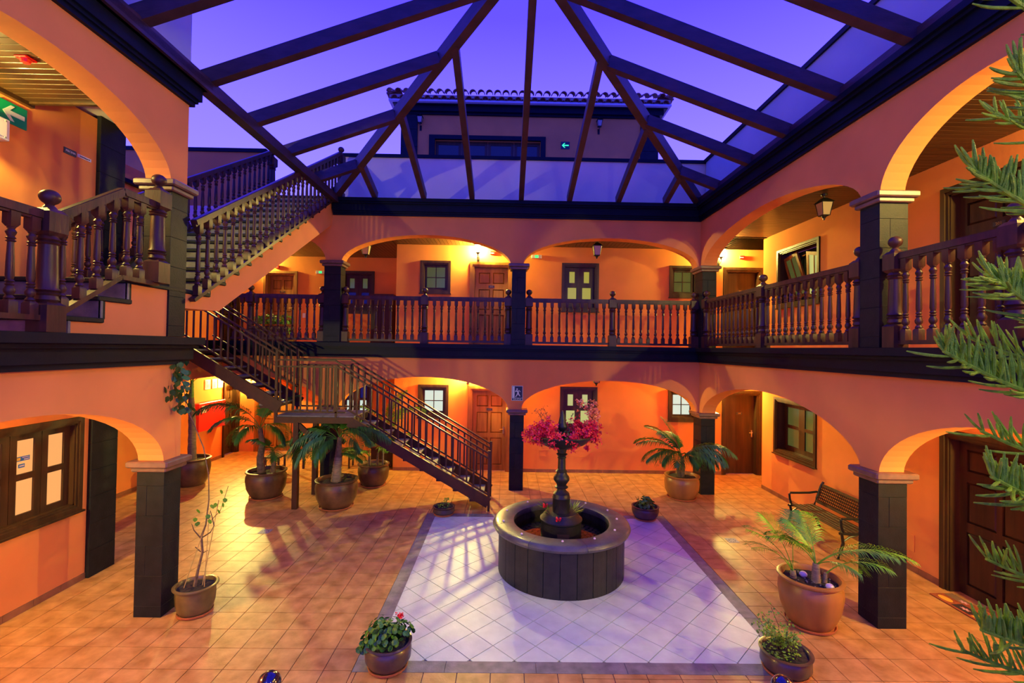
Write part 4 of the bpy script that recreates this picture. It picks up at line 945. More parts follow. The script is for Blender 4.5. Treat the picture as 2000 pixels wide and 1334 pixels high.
for sprig in range(3):
    mb = MB(); tw = []
    for k in range(12):
        u = k / 11; p = Vector((.36 + .12 * math.sin(u * 2.4 + sprig * .8), -.05 + sprig * .04, .25 + .36 * u)); tw.append(p)
        for _ in range(4): bract(mb, p + Vector((random.gauss(0, .045), random.gauss(0, .03), random.gauss(0, .02))), .032)
    mb.build('coral_spray', M['bractp'], bg_, kind='stuff'); MB().tube(tw, .003, 4).build('stem', M['twig'], bg_)
mb = MB(); lf_ = MB()
for (x0_, x1_, z1_) in ((-.10, -.42, .46), (-.05, -.33, .42), (.05, .14, .40), (-.1, -.30, .50)):
    pts = [Vector((x0_ + (x1_ - x0_) * u, -.05, .05 + (z1_ - .05) * (u ** .7) + .03 * math.sin(u * 9))) for u in [i / 8 for i in range(9)]]; mb.tube(pts, .003, 4)
    for p in pts[4:]:
        for _ in range(5): bract(lf_, p + Vector((random.gauss(0, .02),) * 3), .012)
mb.build('bare_stem', M['twig'], bg_); lf_.build('dry_bracts', M['twig'], bg_, kind='stuff')
lf_ = MB()
for _ in range(130):
    a = random.uniform(0, 2 * PI); rr = random.uniform(.1, .48); bract(lf_, Vector((rr * math.cos(a), rr * .8 * math.sin(a), random.uniform(.0, .17))), .028)
lf_.build('foliage', M['leaf2'], bg_, kind='stuff')

# ================================================================== POTS AND PLANTS
def pot(label, x, y, R, H, m, plant=True, rim=.03, base=.68, bulge=1.03, saucer=True, sx=1.0, sy=1.0, rot=0, name='plant_pot'):
    t = thing(name, label, 'plant pot', (x, y, 0), rot, 'glazed plant pots around the court')
    s0 = .0
    if saucer:
        MB().lathe([(R * base * 1.12, 0), (R * base * 1.22, .012), (R * base * 1.26, .035), (R * base * 1.2, .035), (R * base * 1.14, .014), (.02, .012)], 32, sx=sx, sy=sy).build('saucer', M['saucer'], t, smooth=True); s0 = .014
    pr = [(.02, s0), (R * base, s0), (R * (base + .12), s0 + H * .10), (R * (base + .26) * bulge, s0 + H * .35), (R * 1.0 * bulge, s0 + H * .66), (R * .985 * bulge, s0 + H * .80), (R * .93, s0 + H * .90), (R * .95, s0 + H * .93), (R * 1.0 + rim * .6, s0 + H * .955), (R + rim * .6, s0 + H * .985), (R, s0 + H), (R * .93, s0 + H), (R * .89, s0 + H * .96), (R * .87, s0 + H * .86)]
    MB().lathe(pr, 40, sx=sx, sy=sy, cap=False).build('pot_body', M[m], t, smooth=True)
    so = MB(); n = 24; rr = [.0, .3, .6, .88]; vs = [(0, 0, s0 + H * .90)]
    random.seed(int(abs(x * 100)) + 1)
    for q in rr[1:]:
        for i in range(n): a = 2 * PI * i / n; vs.append((R * q * sx * math.cos(a), R * q * sy * math.sin(a), s0 + H * (.89 if q < .8 else .87) + random.uniform(-.01, .015)))
    fs = [(0, 1 + i, 1 + (i + 1) % n) for i in range(n)]
    for j in range(2):
        for i in range(n): fs.append((1 + j * n + i, 1 + (j + 1) * n + i, 1 + (j + 1) * n + (i + 1) % n, 1 + j * n + (i + 1) % n))
    so.add(vs, fs).build('soil', M['soil'], t)
    return t, s0 + H * .88
def frond(parent, base, az, elev, L, droop, m='leaf', nl=48, ll=.34, width=.021, petiole=.22, ldroop=.55, rad=.009, side=0.0, vup=.25):
    """arching feather frond: az direction, elev start angle, droop total bend"""
    n = 16; pts = []; p = Vector(base); e_ = elev
    for i in range(n + 1):
        pts.append(p.copy()); d = Vector((math.cos(az + side * i / n) * math.cos(e_), math.sin(az + side * i / n) * math.cos(e_), math.sin(e_))); p = p + d * (L / n); e_ -= droop / n
    mb = MB().tube(pts, [rad * (1 - .75 * i / n) for i in range(n + 1)], 5)
    for k in range(nl):
        u = petiole + (1 - petiole) * (k + .5) / nl; f = u * n; i = min(int(f), n - 1); q = pts[i].lerp(pts[i + 1], f - i); d = (pts[i + 1] - pts[i]).normalized()
        s_ = d.cross(Vector((0, 0, 1)))
        if s_.length < .05: s_ = Vector((math.sin(az), -math.cos(az), 0))
        s_.normalize(); nrm = s_.cross(d).normalized(); sh = math.sin(PI * min(1, (u - petiole) / (1 - petiole) * .85 + .13)) ** .6; l_ = ll * sh * random.uniform(.85, 1.1)
        for sg in (-1, 1):
            fwd = .55 + .35 * u; dr = (s_ * sg * (1 - .3 * u) + d * fwd + nrm * vup).normalized(); a = q; b = a + dr * l_ * .5; rd = ldroop * random.uniform(.7, 1.3); b = a + dr * l_ * .36; c0 = b + (dr + Vector((0, 0, -rd * .7))).normalized() * l_ * .32; c_ = c0 + (dr + Vector((0, 0, -rd * 2.0))).normalized() * l_ * .34
            wv = (d * .9 + nrm * .3).normalized() * width * .5
            mb.add([a - wv * .5, a + wv * .5, b + wv, b - wv, c0 + wv * .8, c0 - wv * .8, c_], [(0, 1, 2, 3), (3, 2, 4, 5), (5, 4, 6)])
    mb.build('frond', M[m], parent)
def trunk(parent, pts, rad, m='trunk', rings=True):
    P = []; R_ = []; n = 14
    for i in range(n + 1):
        u = i / n * (len(pts) - 1); j = min(int(u), len(pts) - 2); P.append(Vector(pts[j]).lerp(Vector(pts[j + 1]), u - j)); r = rad[0] + (rad[1] - rad[0]) * i / n; R_.append(r * (1.06 if i % 2 else .97))
    MB().tube(P, R_, 10).build('trunk', M[m], parent, smooth=True)
def shafts(parent, base, r, n=5, m='bark'):       # old leaf bases hugging the stem
    mb = MB()
    for k in range(n):
        a = 2 * PI * k / n + .3; p = Vector(base) + Vector((r * math.cos(a), r * math.sin(a), 0)); mb.tube([p, p + Vector((.02 * math.cos(a), .02 * math.sin(a), .10)), p + Vector((.06 * math.cos(a), .06 * math.sin(a), .19))], [.02, .014, .004], 5)
    mb.build('leaf_bases', M[m], parent)
D = math.radians
def palm(label, loc, stems, fr, m='leaf'):
    t = thing('potted_palm', label, 'palm', loc, 0, 'palms in pots')
    for pts, rad, mm in stems: trunk(t, pts, rad, mm)
    for f in fr: frond(t, **f, m=m)
    return t
random.seed(21)
# right back palm
_, zs = pot('tan glazed pot of the palm in front of the right back corner column', 3.92, 10.33, .36, .50, 'potlight', base=.70)
palm('bushy palm with drooping fronds in front of the right back corner column', (3.92, 10.33, zs), [([(0, 0, -.02), (.02, 0, .22), (.0, 0, .45)], (.055, .035), 'bark'), ([(-.05, 0, -.02), (-.12, 0, .35)], (.04, .03), 'bark')],
    [dict(base=(0, 0, .42), az=D(a), elev=D(e), L=L, droop=D(d), ll=l, ldroop=q, nl=50, width=.020) for a, e, L, d, l, q in (
        (182, 52, 1.12, 72, .44, .5), (196, 40, .98, 85, .42, .8), (170, 66, 1.05, 55, .36, .3), (215, 50, .85, 110, .42, 1.1), (240, 50, .75, 120, .42, 1.2), (-13, 52, 1.20, 95, .46, 1.0), (-22, 52, 1.02, 112, .46, 1.2),
        (-45, 50, .85, 118, .42, 1.2), (290, 45, .62, 110, .36, 1.1), (150, 76, .98, 30, .30, .2), (110, 66, .9, 70, .34, .6), (-36, 42, .95, 90, .42, 1.1))])
# left palm with two stems
_, zs = pot('large brown glazed pot of the two-stemmed palm left of the stair landing post', -5.10, 10.05, .39, .56, 'pot')
palm('two-stemmed palm left of the stair landing, one frond reaching over the red cabinet', (-5.10, 10.05, zs), [([(-.10, 0, -.02), (-.14, 0, .3), (-.10, 0, .62), (-.16, 0, .95)], (.085, .045), 'bark'), ([(.13, 0, -.02), (.16, 0, .2), (.12, 0, .45)], (.06, .04), 'bark')], [
    dict(base=(-.16, 0, .95), az=D(182), elev=D(62), L=1.55, droop=D(105), ll=.50, ldroop=.9), dict(base=(-.16, 0, .95), az=D(5), elev=D(65), L=1.1, droop=D(50), ll=.36),
    dict(base=(-.16, 0, .95), az=D(200), elev=D(50), L=1.0, droop=D(105), ll=.42), dict(base=(-.16, 0, .92), az=D(-20), elev=D(40), L=.9, droop=D(120), ll=.42, ldroop=.9),
    dict(base=(-.16, 0, .92), az=D(255), elev=D(40), L=.8, droop=D(110), ll=.38, ldroop=.9), dict(base=(-.16, 0, .95), az=D(90), elev=D(70), L=1.0, droop=D(70), ll=.36),
    dict(base=(.12, 0, .45), az=D(0), elev=D(55), L=.85, droop=D(130), ll=.40, ldroop=.9), dict(base=(.12, 0, .45), az=D(170), elev=D(60), L=.6, droop=D(80), ll=.3), dict(base=(.12, 0, .45), az=D(-60), elev=D(50), L=.7, droop=D(120), ll=.35)])
# middle palm under the landing
_, zs = pot('large brown glazed pot of the palm under the stair landing', -3.40, 9.50, .40, .55, 'pot')
pm_ = palm('palm with a pale trunk and broad dark fronds under the stair landing', (-3.40, 9.50, zs), [([(-.02, 0, -.02), (0, 0, .25), (.02, 0, .5)], (.10, .075), 'trunk'), ([(.02, 0, .5), (.04, 0, .9)], (.07, .04), 'bark')], [
    dict(base=(0, 0, .85), az=D(188), elev=D(35), L=1.05, droop=D(110), ll=.50, ldroop=1.1, nl=54), dict(base=(0, 0, .85), az=D(215), elev=D(30), L=.95, droop=D(115), ll=.52, ldroop=1.1, nl=54),
    dict(base=(.03, 0, .9), az=D(-10), elev=D(40), L=1.2, droop=D(85), ll=.46, ldroop=1.1, nl=54), dict(base=(.03, 0, .9), az=D(-40), elev=D(35), L=.9, droop=D(100), ll=.42, ldroop=1.0),
    dict(base=(0, 0, .85), az=D(245), elev=D(20), L=.75, droop=D(95), ll=.45, ldroop=1.0), dict(base=(0, 0, .85), az=D(172), elev=D(45), L=1.0, droop=D(100), ll=.5, ldroop=1.1, nl=54), dict(base=(0, 0, .85), az=D(200), elev=D(15), L=.85, droop=D(90), ll=.5, ldroop=1.2, nl=54), dict(base=(0, 0, .85), az=D(-25), elev=D(55), L=1.0, droop=D(110), ll=.42, ldroop=1.1, nl=54), dict(base=(0, 0, .55), az=D(-15), elev=D(20), L=.6, droop=D(60), ll=.28),
    dict(base=(.03, 0, .9), az=D(150), elev=D(60), L=.8, droop=D(70), ll=.34), dict(base=(.03, 0, .9), az=D(80), elev=D(50), L=.8, droop=D(70), ll=.34)])
mb = MB()
for k in range(8):
    a = random.uniform(-.9, .9); L = random.uniform(.2, .42); p = Vector((.14, -.05, 0)); pts = [p + Vector((L * u * math.cos(a) * .8, L * u * math.sin(a) * .4, L * (1.6 * u - 1.0 * u * u))) for u in (0, .25, .5, .75, 1)]
    for q0, q1, w0, w1 in zip(pts, pts[1:], (.012, .016, .014, .008), (.016, .014, .008, .001)):
        mb.add([q0 + Vector((0, w0, 0)), q0 - Vector((0, w0, 0)), q1 - Vector((0, w1, 0)), q1 + Vector((0, w1, 0))], [(0, 1, 2, 3)])
mb.build('strap_leaves', M['leaf'], pm_)
# palm behind
_, zs = pot('brown glazed pot behind the steel stairs, rearmost of the three', -3.08, 10.98, .345, .50, 'pot')
palm('slender small palm growing behind the steel stairs', (-3.08, 10.98, zs), [([(-.1, 0, -.02), (-.1, 0, .22)], (.035, .025), 'bark'), ([(.08, 0, -.02), (.1, 0, .3)], (.03, .02), 'bark'), ([(.2, .05, -.02), (.22, .05, .9)], (.02, .015), 'trunk')], [
    dict(base=(-.1, 0, .2), az=D(218), elev=D(55), L=.75, droop=D(90), ll=.3), dict(base=(-.1, 0, .2), az=D(100), elev=D(72), L=.9, droop=D(60), ll=.3), dict(base=(-.1, 0, .2), az=D(240), elev=D(60), L=.6, droop=D(100), ll=.26),
    dict(base=(.1, 0, .3), az=D(10), elev=D(60), L=.9, droop=D(70), ll=.34), dict(base=(.1, 0, .3), az=D(60), elev=D(70), L=1.3, droop=D(45), ll=.36), dict(base=(.1, 0, .3), az=D(-50), elev=D(55), L=.6, droop=D(90), ll=.26),
    dict(base=(.22, .05, .9), az=D(0), elev=D(60), L=1.1, droop=D(80), ll=.36), dict(base=(.22, .05, .9), az=D(215), elev=D(70), L=.8, droop=D(60), ll=.3), dict(base=(.22, .05, .9), az=D(45), elev=D(75), L=1.0, droop=D(40), ll=.3)], 'leafb')
# tall palm far left
_, zs = pot('large stained brown pot of the tall palm behind the front left column', -7.22, 10.85, .37, .62, 'pot', saucer=False)
palm('tall palm with a ringed grey trunk behind the front left column', (-7.22, 10.85, zs), [([(0, 0, -.03), (-.01, 0, .7), (-.05, 0, 1.45)], (.095, .062), 'trunk'), ([(-.05, 0, 1.45), (-.04, 0, 1.85)], (.062, .035), 'leaf2')], [
    dict(base=(-.04, 0, 1.85), az=D(0), elev=D(55), L=1.25, droop=D(75), ll=.34), dict(base=(-.04, 0, 1.85), az=D(-35), elev=D(50), L=1.2, droop=D(70), ll=.34), dict(base=(-.04, 0, 1.8), az=D(25), elev=D(45), L=1.1, droop=D(70), ll=.32),
    dict(base=(-.04, 0, 1.8), az=D(-80), elev=D(50), L=.9, droop=D(80), ll=.3), dict(base=(-.04, 0, 1.8), az=D(80), elev=D(60), L=.9, droop=D(60), ll=.3), dict(base=(-.04, 0, 1.8), az=D(190), elev=D(60), L=.6, droop=D(90), ll=.26)], 'leafb')
# front right large pot
_, zs = pot('big tan glazed pot at the foot of the near right column', 3.70, 5.62, .335, .56, 'potlight', base=.66, rim=.035)
pp = palm('leafy young palms in the big tan pot at the foot of the near right column', (3.70, 5.62, zs), [([(-.17, .05, -.02), (-.18, .05, .10)], (.04, .03), 'trunk'), ([(.05, -.03, -.02), (.05, -.03, .22)], (.055, .035), 'trunk'), ([(.14, -.05, -.02), (.15, -.05, .12)], (.03, .02), 'trunk')],
    [dict(base=(-.18, .05, .08), az=D(a), elev=D(e), L=L, droop=D(d), ll=.25, petiole=.5, nl=17, width=.011, ldroop=.35, rad=.006) for a, e, L, d in ((195, 58, .74, 60), (165, 68, .70, 55), (60, 74, .80, 55), (230, 60, .64, 80), (120, 76, .72, 45))] +
    [dict(base=(.05, -.03, .2), az=D(a), elev=D(e), L=L, droop=D(d), ll=.27, petiole=p, nl=30, width=.011, ldroop=.5, rad=.007) for a, e, L, d, p in ((-20, 46, 1.06, 74, .2), (-38, 55, .85, 72, .25), (100, 70, .62, 65, .3), (160, 62, .62, 72, .3), (-60, 45, .5, 72, .35), (75, 68, .75, 60, .3), (190, 68, .5, 60, .35))] +
    [dict(base=(.15, -.05, .1), az=D(-28), elev=D(55), L=.7, droop=D(80), ll=.24, petiole=.4, nl=20, width=.010)], 'leafb')
for lab, x, y in (('pale rounded pebble in the big tan pot, left of the stem', -.02, .10), ('pale snail-shaped shell at the front of the big tan pot', .10, -.20)):
    o_ = MB().sphere((0, 0, .02), .045, 12, 8, .8).build('pebble', M['pebble'], None, smooth=True); o_.location = (3.70 + x, 5.62 + y, zs + .01); tag(o_, lab, 'stone')
mb = MB()
for k in range(34):
    a = random.uniform(0, 6.28); r_ = random.uniform(.02, .24); mb.sphere((3.72 + r_ * math.cos(a), 5.60 + r_ * math.sin(a), zs + .008), random.uniform(.006, .014), 5, 3)
tag(mb.build('gravel', M['greystone'], None, kind='stuff'), 'pale gravel scattered on the soil of the big tan pot', 'gravel')
# low bushy pots
def leafball(parent, c, R, n, size, m, flat=.8, name='foliage', round_=True, stems=8):
    mb = MB()
    for _ in range(n):
        u = Vector((random.gauss(0, 1), random.gauss(0, 1), random.gauss(.25, .8))).normalized(); rr = R * random.uniform(.55, 1.0); p = Vector(c) + Vector((u.x * rr, u.y * rr, max(-.02, u.z * rr * flat)))
        nrm = (u + Vector((random.gauss(0, .35), random.gauss(0, .35), .45 + random.gauss(0, .2)))).normalized(); a = nrm.cross(Vector((.3, .2, 1))).normalized(); b = nrm.cross(a); s = size * random.uniform(.7, 1.15)
        k = 7 if round_ else 4; ring = []
        for i in range(k):
            t = 2 * PI * i / k; f = 1.0 if round_ else (1.2 if i % 2 == 0 else .55); ring.append(p + (a * math.cos(t) + b * math.sin(t)) * s * f + nrm * s * .22)
        mb.add([p] + ring, [(0, 1 + i, 1 + (i + 1) % k) for i in range(k)])
    mb.build(name, M[m], parent, kind='stuff')
    tw = MB()
    for k in range(stems):
        a = 2 * PI * k / stems; tw.tube([Vector(c) * 1.0 + Vector((0, 0, -.05)), Vector(c) + Vector((R * .5 * math.cos(a), R * .5 * math.sin(a), R * .4 * flat))], .005, 5)
    tw.build('stems', M['twig'], parent)
random.seed(31)
_, zs = pot('dark brown bowl with orange saucer at the front left corner of the white tiles', -1.16, 4.80, .225, .25, 'potdark', base=.72, rim=.02)
t = thing('geranium', 'geranium with one red flower at the front left corner of the white tiles', 'plant', (-1.16, 4.80, zs)); leafball(t, (-.04, .02, .06), .22, 260, .028, 'leafg', .85); leafball(t, (-.19, -.06, .0), .10, 30, .034, 'leafg', .8, stems=3); leafball(t, (.14, .06, .08), .12, 36, .03, 'leafg', 1.0, stems=3)
MB().tube([(.08, 0, .1), (.12, 0, .26)], .003, 5).build('flower_stem', M['leafg'], t); mb = MB(); [bract(mb, Vector((.12 + random.gauss(0, .014), random.gauss(0, .014), .275 + random.gauss(0, .012))), .018) for _ in range(26)]; mb.build('flower_head', M['redflower'], t)
_, zs = pot('oval dark brown bowl at the front right corner of the white tiles', 2.90, 4.78, .235, .20, 'potdark', base=.75, rim=.025, bulge=1.0, saucer=True)
t = thing('leafy_bush', 'small bright green bush in the bowl at the front right corner of the white tiles', 'plant', (2.90, 4.78, zs))
leafball(t, (-.06, .0, .02), .19, 190, .016, 'leaf2', .6, round_=False)
tw = MB(); lf_ = MB(); 
for k in range(17):
    a = random.uniform(0, 6.28); L = random.uniform(.22, .40); q = Vector((-.04 + L * .75 * math.cos(a), L * .6 * math.sin(a), L * .9)); pts = [Vector((-.04, 0, 0)), q * .5 + Vector((0, 0, .04)), q]; tw.tube(pts, .003, 4)
    for _ in range(34):
        p = pts[1].lerp(q, random.random()) + Vector((random.gauss(0, .034), random.gauss(0, .034), random.gauss(0, .022))); u = Vector((random.gauss(0, .5), random.gauss(0, .5), 1)).normalized(); s1 = u.cross(Vector((random.random(), random.random(), .1))).normalized(); s2 = u.cross(s1)
        lf_.add([p, p + s1 * .013 + s2 * .010, p + s2 * .030, p - s1 * .010 + s2 * .012], [(0, 1, 2, 3)])
tw.build('branches', M['twig'], t); lf_.build('leaves', M['leaf2'], t, kind='stuff')
_, zs = pot('small black bowl near the foot of the steel stairs', -1.18, 9.13, .205, .15, 'potdark', base=.75, rim=.02)
t = thing('small_shrub', 'tiny shrub in the small black bowl near the foot of the steel stairs', 'plant', (-1.18, 9.13, zs)); leafball(t, (.0, 0, .02), .11, 60, .018, 'leaf2', .8, round_=False); leafball(t, (.05, 0, .14), .055, 34, .018, 'leaf2', 1.2, round_=False, stems=3)
_, zs = pot('dark bowl with brown saucer behind the fountain at the border of the white tiles', 2.72, 9.02, .25, .24, 'potdark', base=.66, rim=.02)
t = thing('geranium', 'dark green geranium in the bowl behind the fountain, right side', 'plant', (2.72, 9.02, zs)); leafball(t, (.0, 0, .02), .20, 120, .032, 'leafg', .75); leafball(t, (.03, 0, .14), .09, 40, .028, 'leafg', .9, stems=3)
MB().tube([(-.12, 0, .05), (-.17, 0, .17), (-.2, 0, .2)], .003, 4).tube([(-.12, 0, .05), (-.14, 0, .2)], .003, 4).build('dry_flower_stalk', M['twig'], t)
# climber left
_, zs = pot('olive glazed oval pot with orange saucer beside the front left column', -3.72, 5.72, .225, .33, 'potolive', base=.70, rim=.03, bulge=.95)
t = thing('climbing_plant', 'leggy climbing plant tied to canes, beside the front left column', 'plant', (-3.72, 5.72, zs))
tr_ = [Vector(p) for p in ((-.02, 0, -.02), (.02, 0, .20), (.07, 0, .42), (.05, 0, .60), (.10, 0, .75), (.13, 0, 1.05), (.12, 0, 1.35), (.05, 0, 1.68), (-.08, 0, 1.98), (-.17, 0, 2.15), (-.21, 0, 2.42), (-.28, 0, 2.72))]
MB().tube(tr_, [.020, .016, .013, .014, .009, .007, .006, .006, .005, .004, .004, .003], 7).build('stem', M['bark'], t, smooth=True)
MB().tube([(.07, 0, .60), (.16, 0, .66), (.20, 0, .74), (.17, 0, .86), (.15, 0, .92)], [.008, .007, .006, .005, .004], 5).tube([(.05, 0, .58), (-.04, 0, .68), (-.07, 0, .76)], [.008, .006, .003], 5).tube([(.05, 0, .42), (-.02, 0, .48)], .005, 5).tube([(.06, 0, .4), (.13, 0, .44)], .004, 5).build('side_branch', M['twig'], t)
for a, b in (((-.12, -.05, -.02), (.10, 0, .75)), ((.10, 0, -.02), (.14, 0, .90)), ((.06, .02, -.02), (.25, 0, 1.05))): MB().tube([a, b], .0045, 6).build('cane', M['cane'], t)
MB().tube([(.16, 0, .80), (.27, 0, .92), (.32, 0, 1.08), (.36, 0, 1.22)], [.003] * 4, 4).build('side_shoot', M['twig'], t)
lv = MB()
def cleaf(p, s, d=None):
    u = Vector((random.gauss(0, .6), -1, random.gauss(0, .6))).normalized(); s1 = u.cross(Vector((0, 0, 1))).normalized(); s2 = Vector((random.gauss(0, .3), 0, -1)).normalized()
    ring = [p, p + s1 * s * .45 + s2 * s * .25, p + s1 * s * .42 + s2 * s * .65, p + s2 * s, p - s1 * s * .42 + s2 * s * .65, p - s1 * s * .45 + s2 * s * .25]; lv.add(ring, [(0, 1, 2, 3, 4, 5)])
for p in ((.13, .86), (.15, .80), (.17, .98), (.28, 1.16), (.33, 1.06), (.31, 1.0), (.25, .92), (.0, .92), (-.02, .82), (.01, .77), (.22, 1.0)): cleaf(Vector((p[0], -.01, p[1] + .02)), .06)
for _ in range(75):
    u = random.random() ** .8; cleaf(Vector((-.22 - .10 * u + random.gauss(0, .055), random.gauss(0, .05), 2.12 + .62 * u)), random.uniform(.06, .095))
lv.build('leaves', M['leafg'], t, kind='stuff')
# planter on the upper gallery
pl = thing('window_box', 'brown planter on the upper gallery behind the far left balustrade', 'plant pot', (-5.75, 11.5, UF)); MB().cbox(-.45, -.16, 0, .45, .16, .42, .02).build('trough', M['pot'], pl); MB().box(-.41, -.12, .40, .41, .12, .43).build('soil', M['soil'], pl)
t = thing('trailing_plant', 'bright trailing plant in the planter in front of door 211', 'plant', (-5.75, 11.5, UF + .43))
for k in range(4): leafball(t, (-.35 + .22 * k, 0, .1), .2, 60, .035, 'leaf2', 1.1, stems=2)
leafball(t, (.42, -.1, -.15), .12, 30, .03, 'leaf2', 1.2, stems=2)

# ================================================================== PINE (its trunk stands just outside the frame)
random.seed(9)
pn = thing('norfolk_pine', 'norfolk pine with upswept green branches filling the right edge', 'tree', (2.75, 1.9, 0))
trunk(pn, [(0, 0, .45), (0, 0, 5.6)], (.06, .02), 'bark')
_, _z = pot('big brown pot of the norfolk pine beside the camera', 2.75, 1.9, .34, .48, 'pot')
def pbranch(az, z, L, elev, n_=84):
    mb = MB(); n = 12; pts = [Vector((L * i / n * math.cos(az), L * i / n * math.sin(az), z + L * i / n * math.tan(elev) - .10 * math.sin(PI * i / n) * L + .05 * (i / n) ** 2)) for i in range(n + 1)]
    mb.tube(pts, [.016 * (1 - .6 * i / n) for i in range(n + 1)], 6)
    side = Vector((-math.sin(az), math.cos(az), 0)); dr = Vector((math.cos(az), math.sin(az), 0)); m = int(L * n_)
    for k in range(m):
        u = (k + .5) / m
        if u < .3: continue
        f = u * n; i = min(int(f), n - 1); p = pts[i].lerp(pts[i + 1], f - i)
        for sg in (-1, 1):
            l = random.uniform(.09, .17) * (1 - .3 * max(0, u - .7) / .3); low = random.random() < .2
            d = (dr * random.uniform(.35, 1.1) + side * sg * random.uniform(.1, .7) + Vector((0, 0, random.uniform(-.3, .0) if low else random.uniform(.8, 2.4)))).normalized(); q = [p]
            if low: l *= 1.35; d = (d + dr * .8).normalized()
            for j in range(5):
                q.append(q[-1] + d * l / 5); d = (d + (Vector((0, 0, .10)) if not low else Vector((0, 0, .06))) + side * sg * random.uniform(-.08, .08) + dr * random.uniform(-.05, .08)).normalized()
            mb.tube(q, [.0038, .0052, .0060, .0058, .0050, .0024], 6)
    mb.build('branch', M['needle'], pn, smooth=True)
for z, L, el_, da in ((4.12, 1.16, .02, 6), (3.86, 1.14, .0, 0), (3.46, 1.18, .0, 4), (3.16, 1.16, .05, -4), (2.78, 1.20, .02, 4), (2.56, 1.02, .1, 14), (2.24, 1.10, .0, 0), (1.90, 1.32, -.03, 4), (1.55, 1.0, 0, 10)):
    pbranch(D(194 + da), z, L, el_)
    pbranch(D(172 + da), z + .09, L * .62, el_, 40)
pbranch(D(192), 4.62, 1.08, 0)

# ================================================================== BENCH
bn = thing('garden_bench', 'wooden slatted bench with black iron arms against the right wall', 'bench', (5.34, 8.02, 0)); Lb = 1.36
for k in range(6):
    x = .03 + k * .075; MB().cbox(x - .028, -Lb / 2, .415 + .006 * k * 0 - .012 * math.sin(k / 5 * PI), x + .028, Lb / 2, .435 - .012 * math.sin(k / 5 * PI), .004).build('seat_slat', M['brown'], bn)
def bk(u): return .47 + .13 * u, .47 + .34 * u
for u0, u1 in ((.0, .12), (.88, 1.0)):
    x0, z0 = bk(u0); x1, z1 = bk(u1); MB().beam((x0, 0, z0), (x1, 0, z1), Lb - .04, .02, upv=(1, 0, -.4)).build('back_rail', M['brown'], bn)
lat = MB()
for i in range(28):
    y = -Lb / 2 + .06 + (Lb - .12) * i / 27; x0, z0 = bk(.1); x1, z1 = bk(.9); lat.beam((x0, y, z0), (x1, y, z1), .024, .006, upv=(1, 0, -.4))
for j in range(6):
    u = .16 + .68 * j / 5; x, z = bk(u); lat.beam((x - .006, -Lb / 2 + .04, z), (x - .006, Lb / 2 - .04, z), .006, .026)
lat.build('back_lattice', M['steel'], bn)
for s_ in (-1, 1):
    y = s_ * (Lb / 2 - .01); fr_ = MB()
    fr_.tube([(-.06, y, 0), (-.02, y, .12), (.02, y, .25), (.0, y, .38), (-.02, y, .42)], .023, 7).tube([(-.04, y, .405), (.2, y, .395), (.45, y, .405)], .021, 7)
    fr_.tube([(.02, y, .42), (-.01, y, .52), (-.02, y, .61), (.0, y, .635), (.15, y, .635), (.35, y, .64), (.50, y, .66)], .020, 7).tube([(.62, y, .84), (.58, y, .78), (.50, y, .55), (.44, y, .40), (.46, y, .25), (.55, y, 0)], .023, 7).tube([(.02, y, .28), (.12, y, .35), (.25, y, .38)], .014, 6)
    fr_.build('iron_arm', M['iron'], bn, smooth=True)

# ================================================================== DOORMAT, DRAINS, TABLE, CHEST, GLOBES
dm = thing('doormat', 'printed doormat in rust and yellow before the near right door', 'doormat', (5.80, 5.45, 0))
MB().cbox(0, 0, 0, .32, .88, .012, .003).build('mat_base', M['mat_r'], dm)
for i, (x0, y0, x1, y1, m) in enumerate(((.19, .62, .31, .87, 'mat_b'), (.03, .36, .18, .60, 'mat_d'), (.03, .05, .20, .34, 'mat_y'), (.20, .30, .31, .58, 'mat_r'), (.22, .03, .31, .28, 'mat_d'))): MB().box(x0, y0, .012, x1, y1, .0135).build('print_field', M[m], dm)
el_ = MB().prism([(.09 + .05 * math.cos(i * PI / 8), .74 + .095 * math.sin(i * PI / 8)) for i in range(16)], 'z', .012, .0145); el_.build('leaf_print', M['mat_y'], dm)
for cx, cy in ((.10, .48), (.24, .64)):
    mb = MB()
    for k in range(6):
        a = k * PI / 3; mb.add([(cx, cy, .0145), (cx + .02 * math.cos(a - .4), cy + .04 * math.sin(a - .4), .0145), (cx + .035 * math.cos(a), cy + .07 * math.sin(a), .0145), (cx + .02 * math.cos(a + .4), cy + .04 * math.sin(a + .4), .0145)], [(0, 1, 2, 3)])
    mb.build('flower_print', M['mat_p'], dm)
for lab, x, y in (('square metal floor drain right of the fountain, near the bench', 3.93, 8.03), ('square metal floor drain left of the fountain among the shadows', -4.15, 8.19)):
    t = thing('floor_drain', lab, 'drain', (x, y, 0)); MB().box(-.09, -.09, 0, .09, .09, .004).build('drain_plate', M['steelgrate'], t)
    for k in range(8): a = k * PI / 4; MB().prism([(.052 * math.cos(a) + .012 * math.cos(i * PI / 3), .052 * math.sin(a) + .012 * math.sin(i * PI / 3)) for i in range(6)], 'z', .004, .0052).build('drain_hole', M['iron'], t)
tb = thing('side_table', 'dark wooden table under the steel staircase', 'table', (-4.9, 12.1, 0)); MB().cbox(-.45, -.3, .74, .45, .3, .78, .006).build('tabletop', M['wood'], tb)
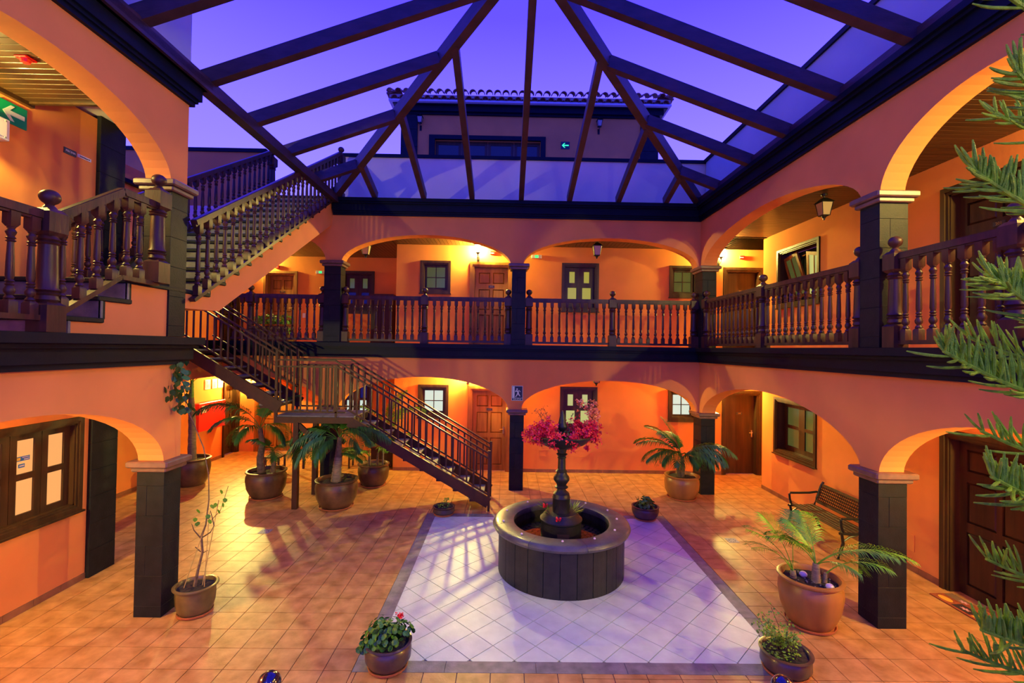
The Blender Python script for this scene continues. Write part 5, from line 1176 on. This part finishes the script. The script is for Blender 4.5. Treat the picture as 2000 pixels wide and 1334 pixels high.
LG = MB().box(-.025, -.025, 0, .025, .025, .74).mesh('leg', M['wood'])
for sx, sy in ((-1, -1), (1, -1), (1, 1), (-1, 1)): put('leg', LG, tb, (sx * .4, sy * .25, 0))
def stool(lab, x, y):
    t = thing('stool', lab, 'stool', (x, y, 0)); MB().cbox(-.19, -.19, .44, .19, .19, .48, .006).build('seat', M['wood'], t)
    lg = MB().box(-.02, -.02, 0, .02, .02, .44).mesh('leg', M['wood'])
    for sx, sy in ((-1, -1), (1, -1), (1, 1), (-1, 1)): put('leg', lg, t, (sx * .16, sy * .16, 0))
    for sx in (-1, 1): MB().box(sx * .16 - .01, -.16, .2, sx * .16 + .01, .16, .23).build('stretcher', M['wood'], t)
stool('dark wooden stool left of the table under the stairs', -5.75, 11.75); stool('dark wooden stool right of the table under the stairs', -4.3, 12.6)
cb = thing('wooden_chest', 'low reddish wooden chest against the back wall behind the stairs', 'chest', (-3.32, 12.75, 0)); MB().cbox(-.28, -.2, .03, .28, .2, .50, .006).build('body', M['steel'], cb); MB().cbox(-.30, -.22, .50, .30, .22, .54, .006).build('lid', M['steel'], cb)
cb = thing('hall_cabinet', 'tall dark cabinet on the upper gallery right of the niche window', 'cabinet', (-3.72, 14.0, UF)); MB().cbox(-.32, -.22, 0, .32, .22, 1.46, .006).build('body', M['brown'], cb); MB().box(-.35, -.25, 1.46, .35, .24, 1.52).build('top', M['wood'], cb)
for s_ in (-1, 1): MB().plate(s_ * .16 - .15, .1, s_ * .16 + .15, 1.4, [(s_ * .16 - .10, .2, s_ * .16 + .10, 1.3)], -.235, -.22).build('cabinet_door', M['brown'], cb)
for lab, x in (('glossy dark glass globe on a short post at the bottom edge, left', -1.78), ('glossy dark glass globe on a short post at the bottom edge, right', 2.18)):
    t = thing('garden_globe', lab, 'globe', (x, 3.62, 0)); MB().lathe([(.06, 0), (.06, .02), (.03, .04), (.025, .55), (.05, .57), (.05, .60)], 14).build('post', M['iron'], t, smooth=True); MB().sphere((0, 0, .66), .088, 24, 14).build('globe', M['ball'], t, smooth=True)
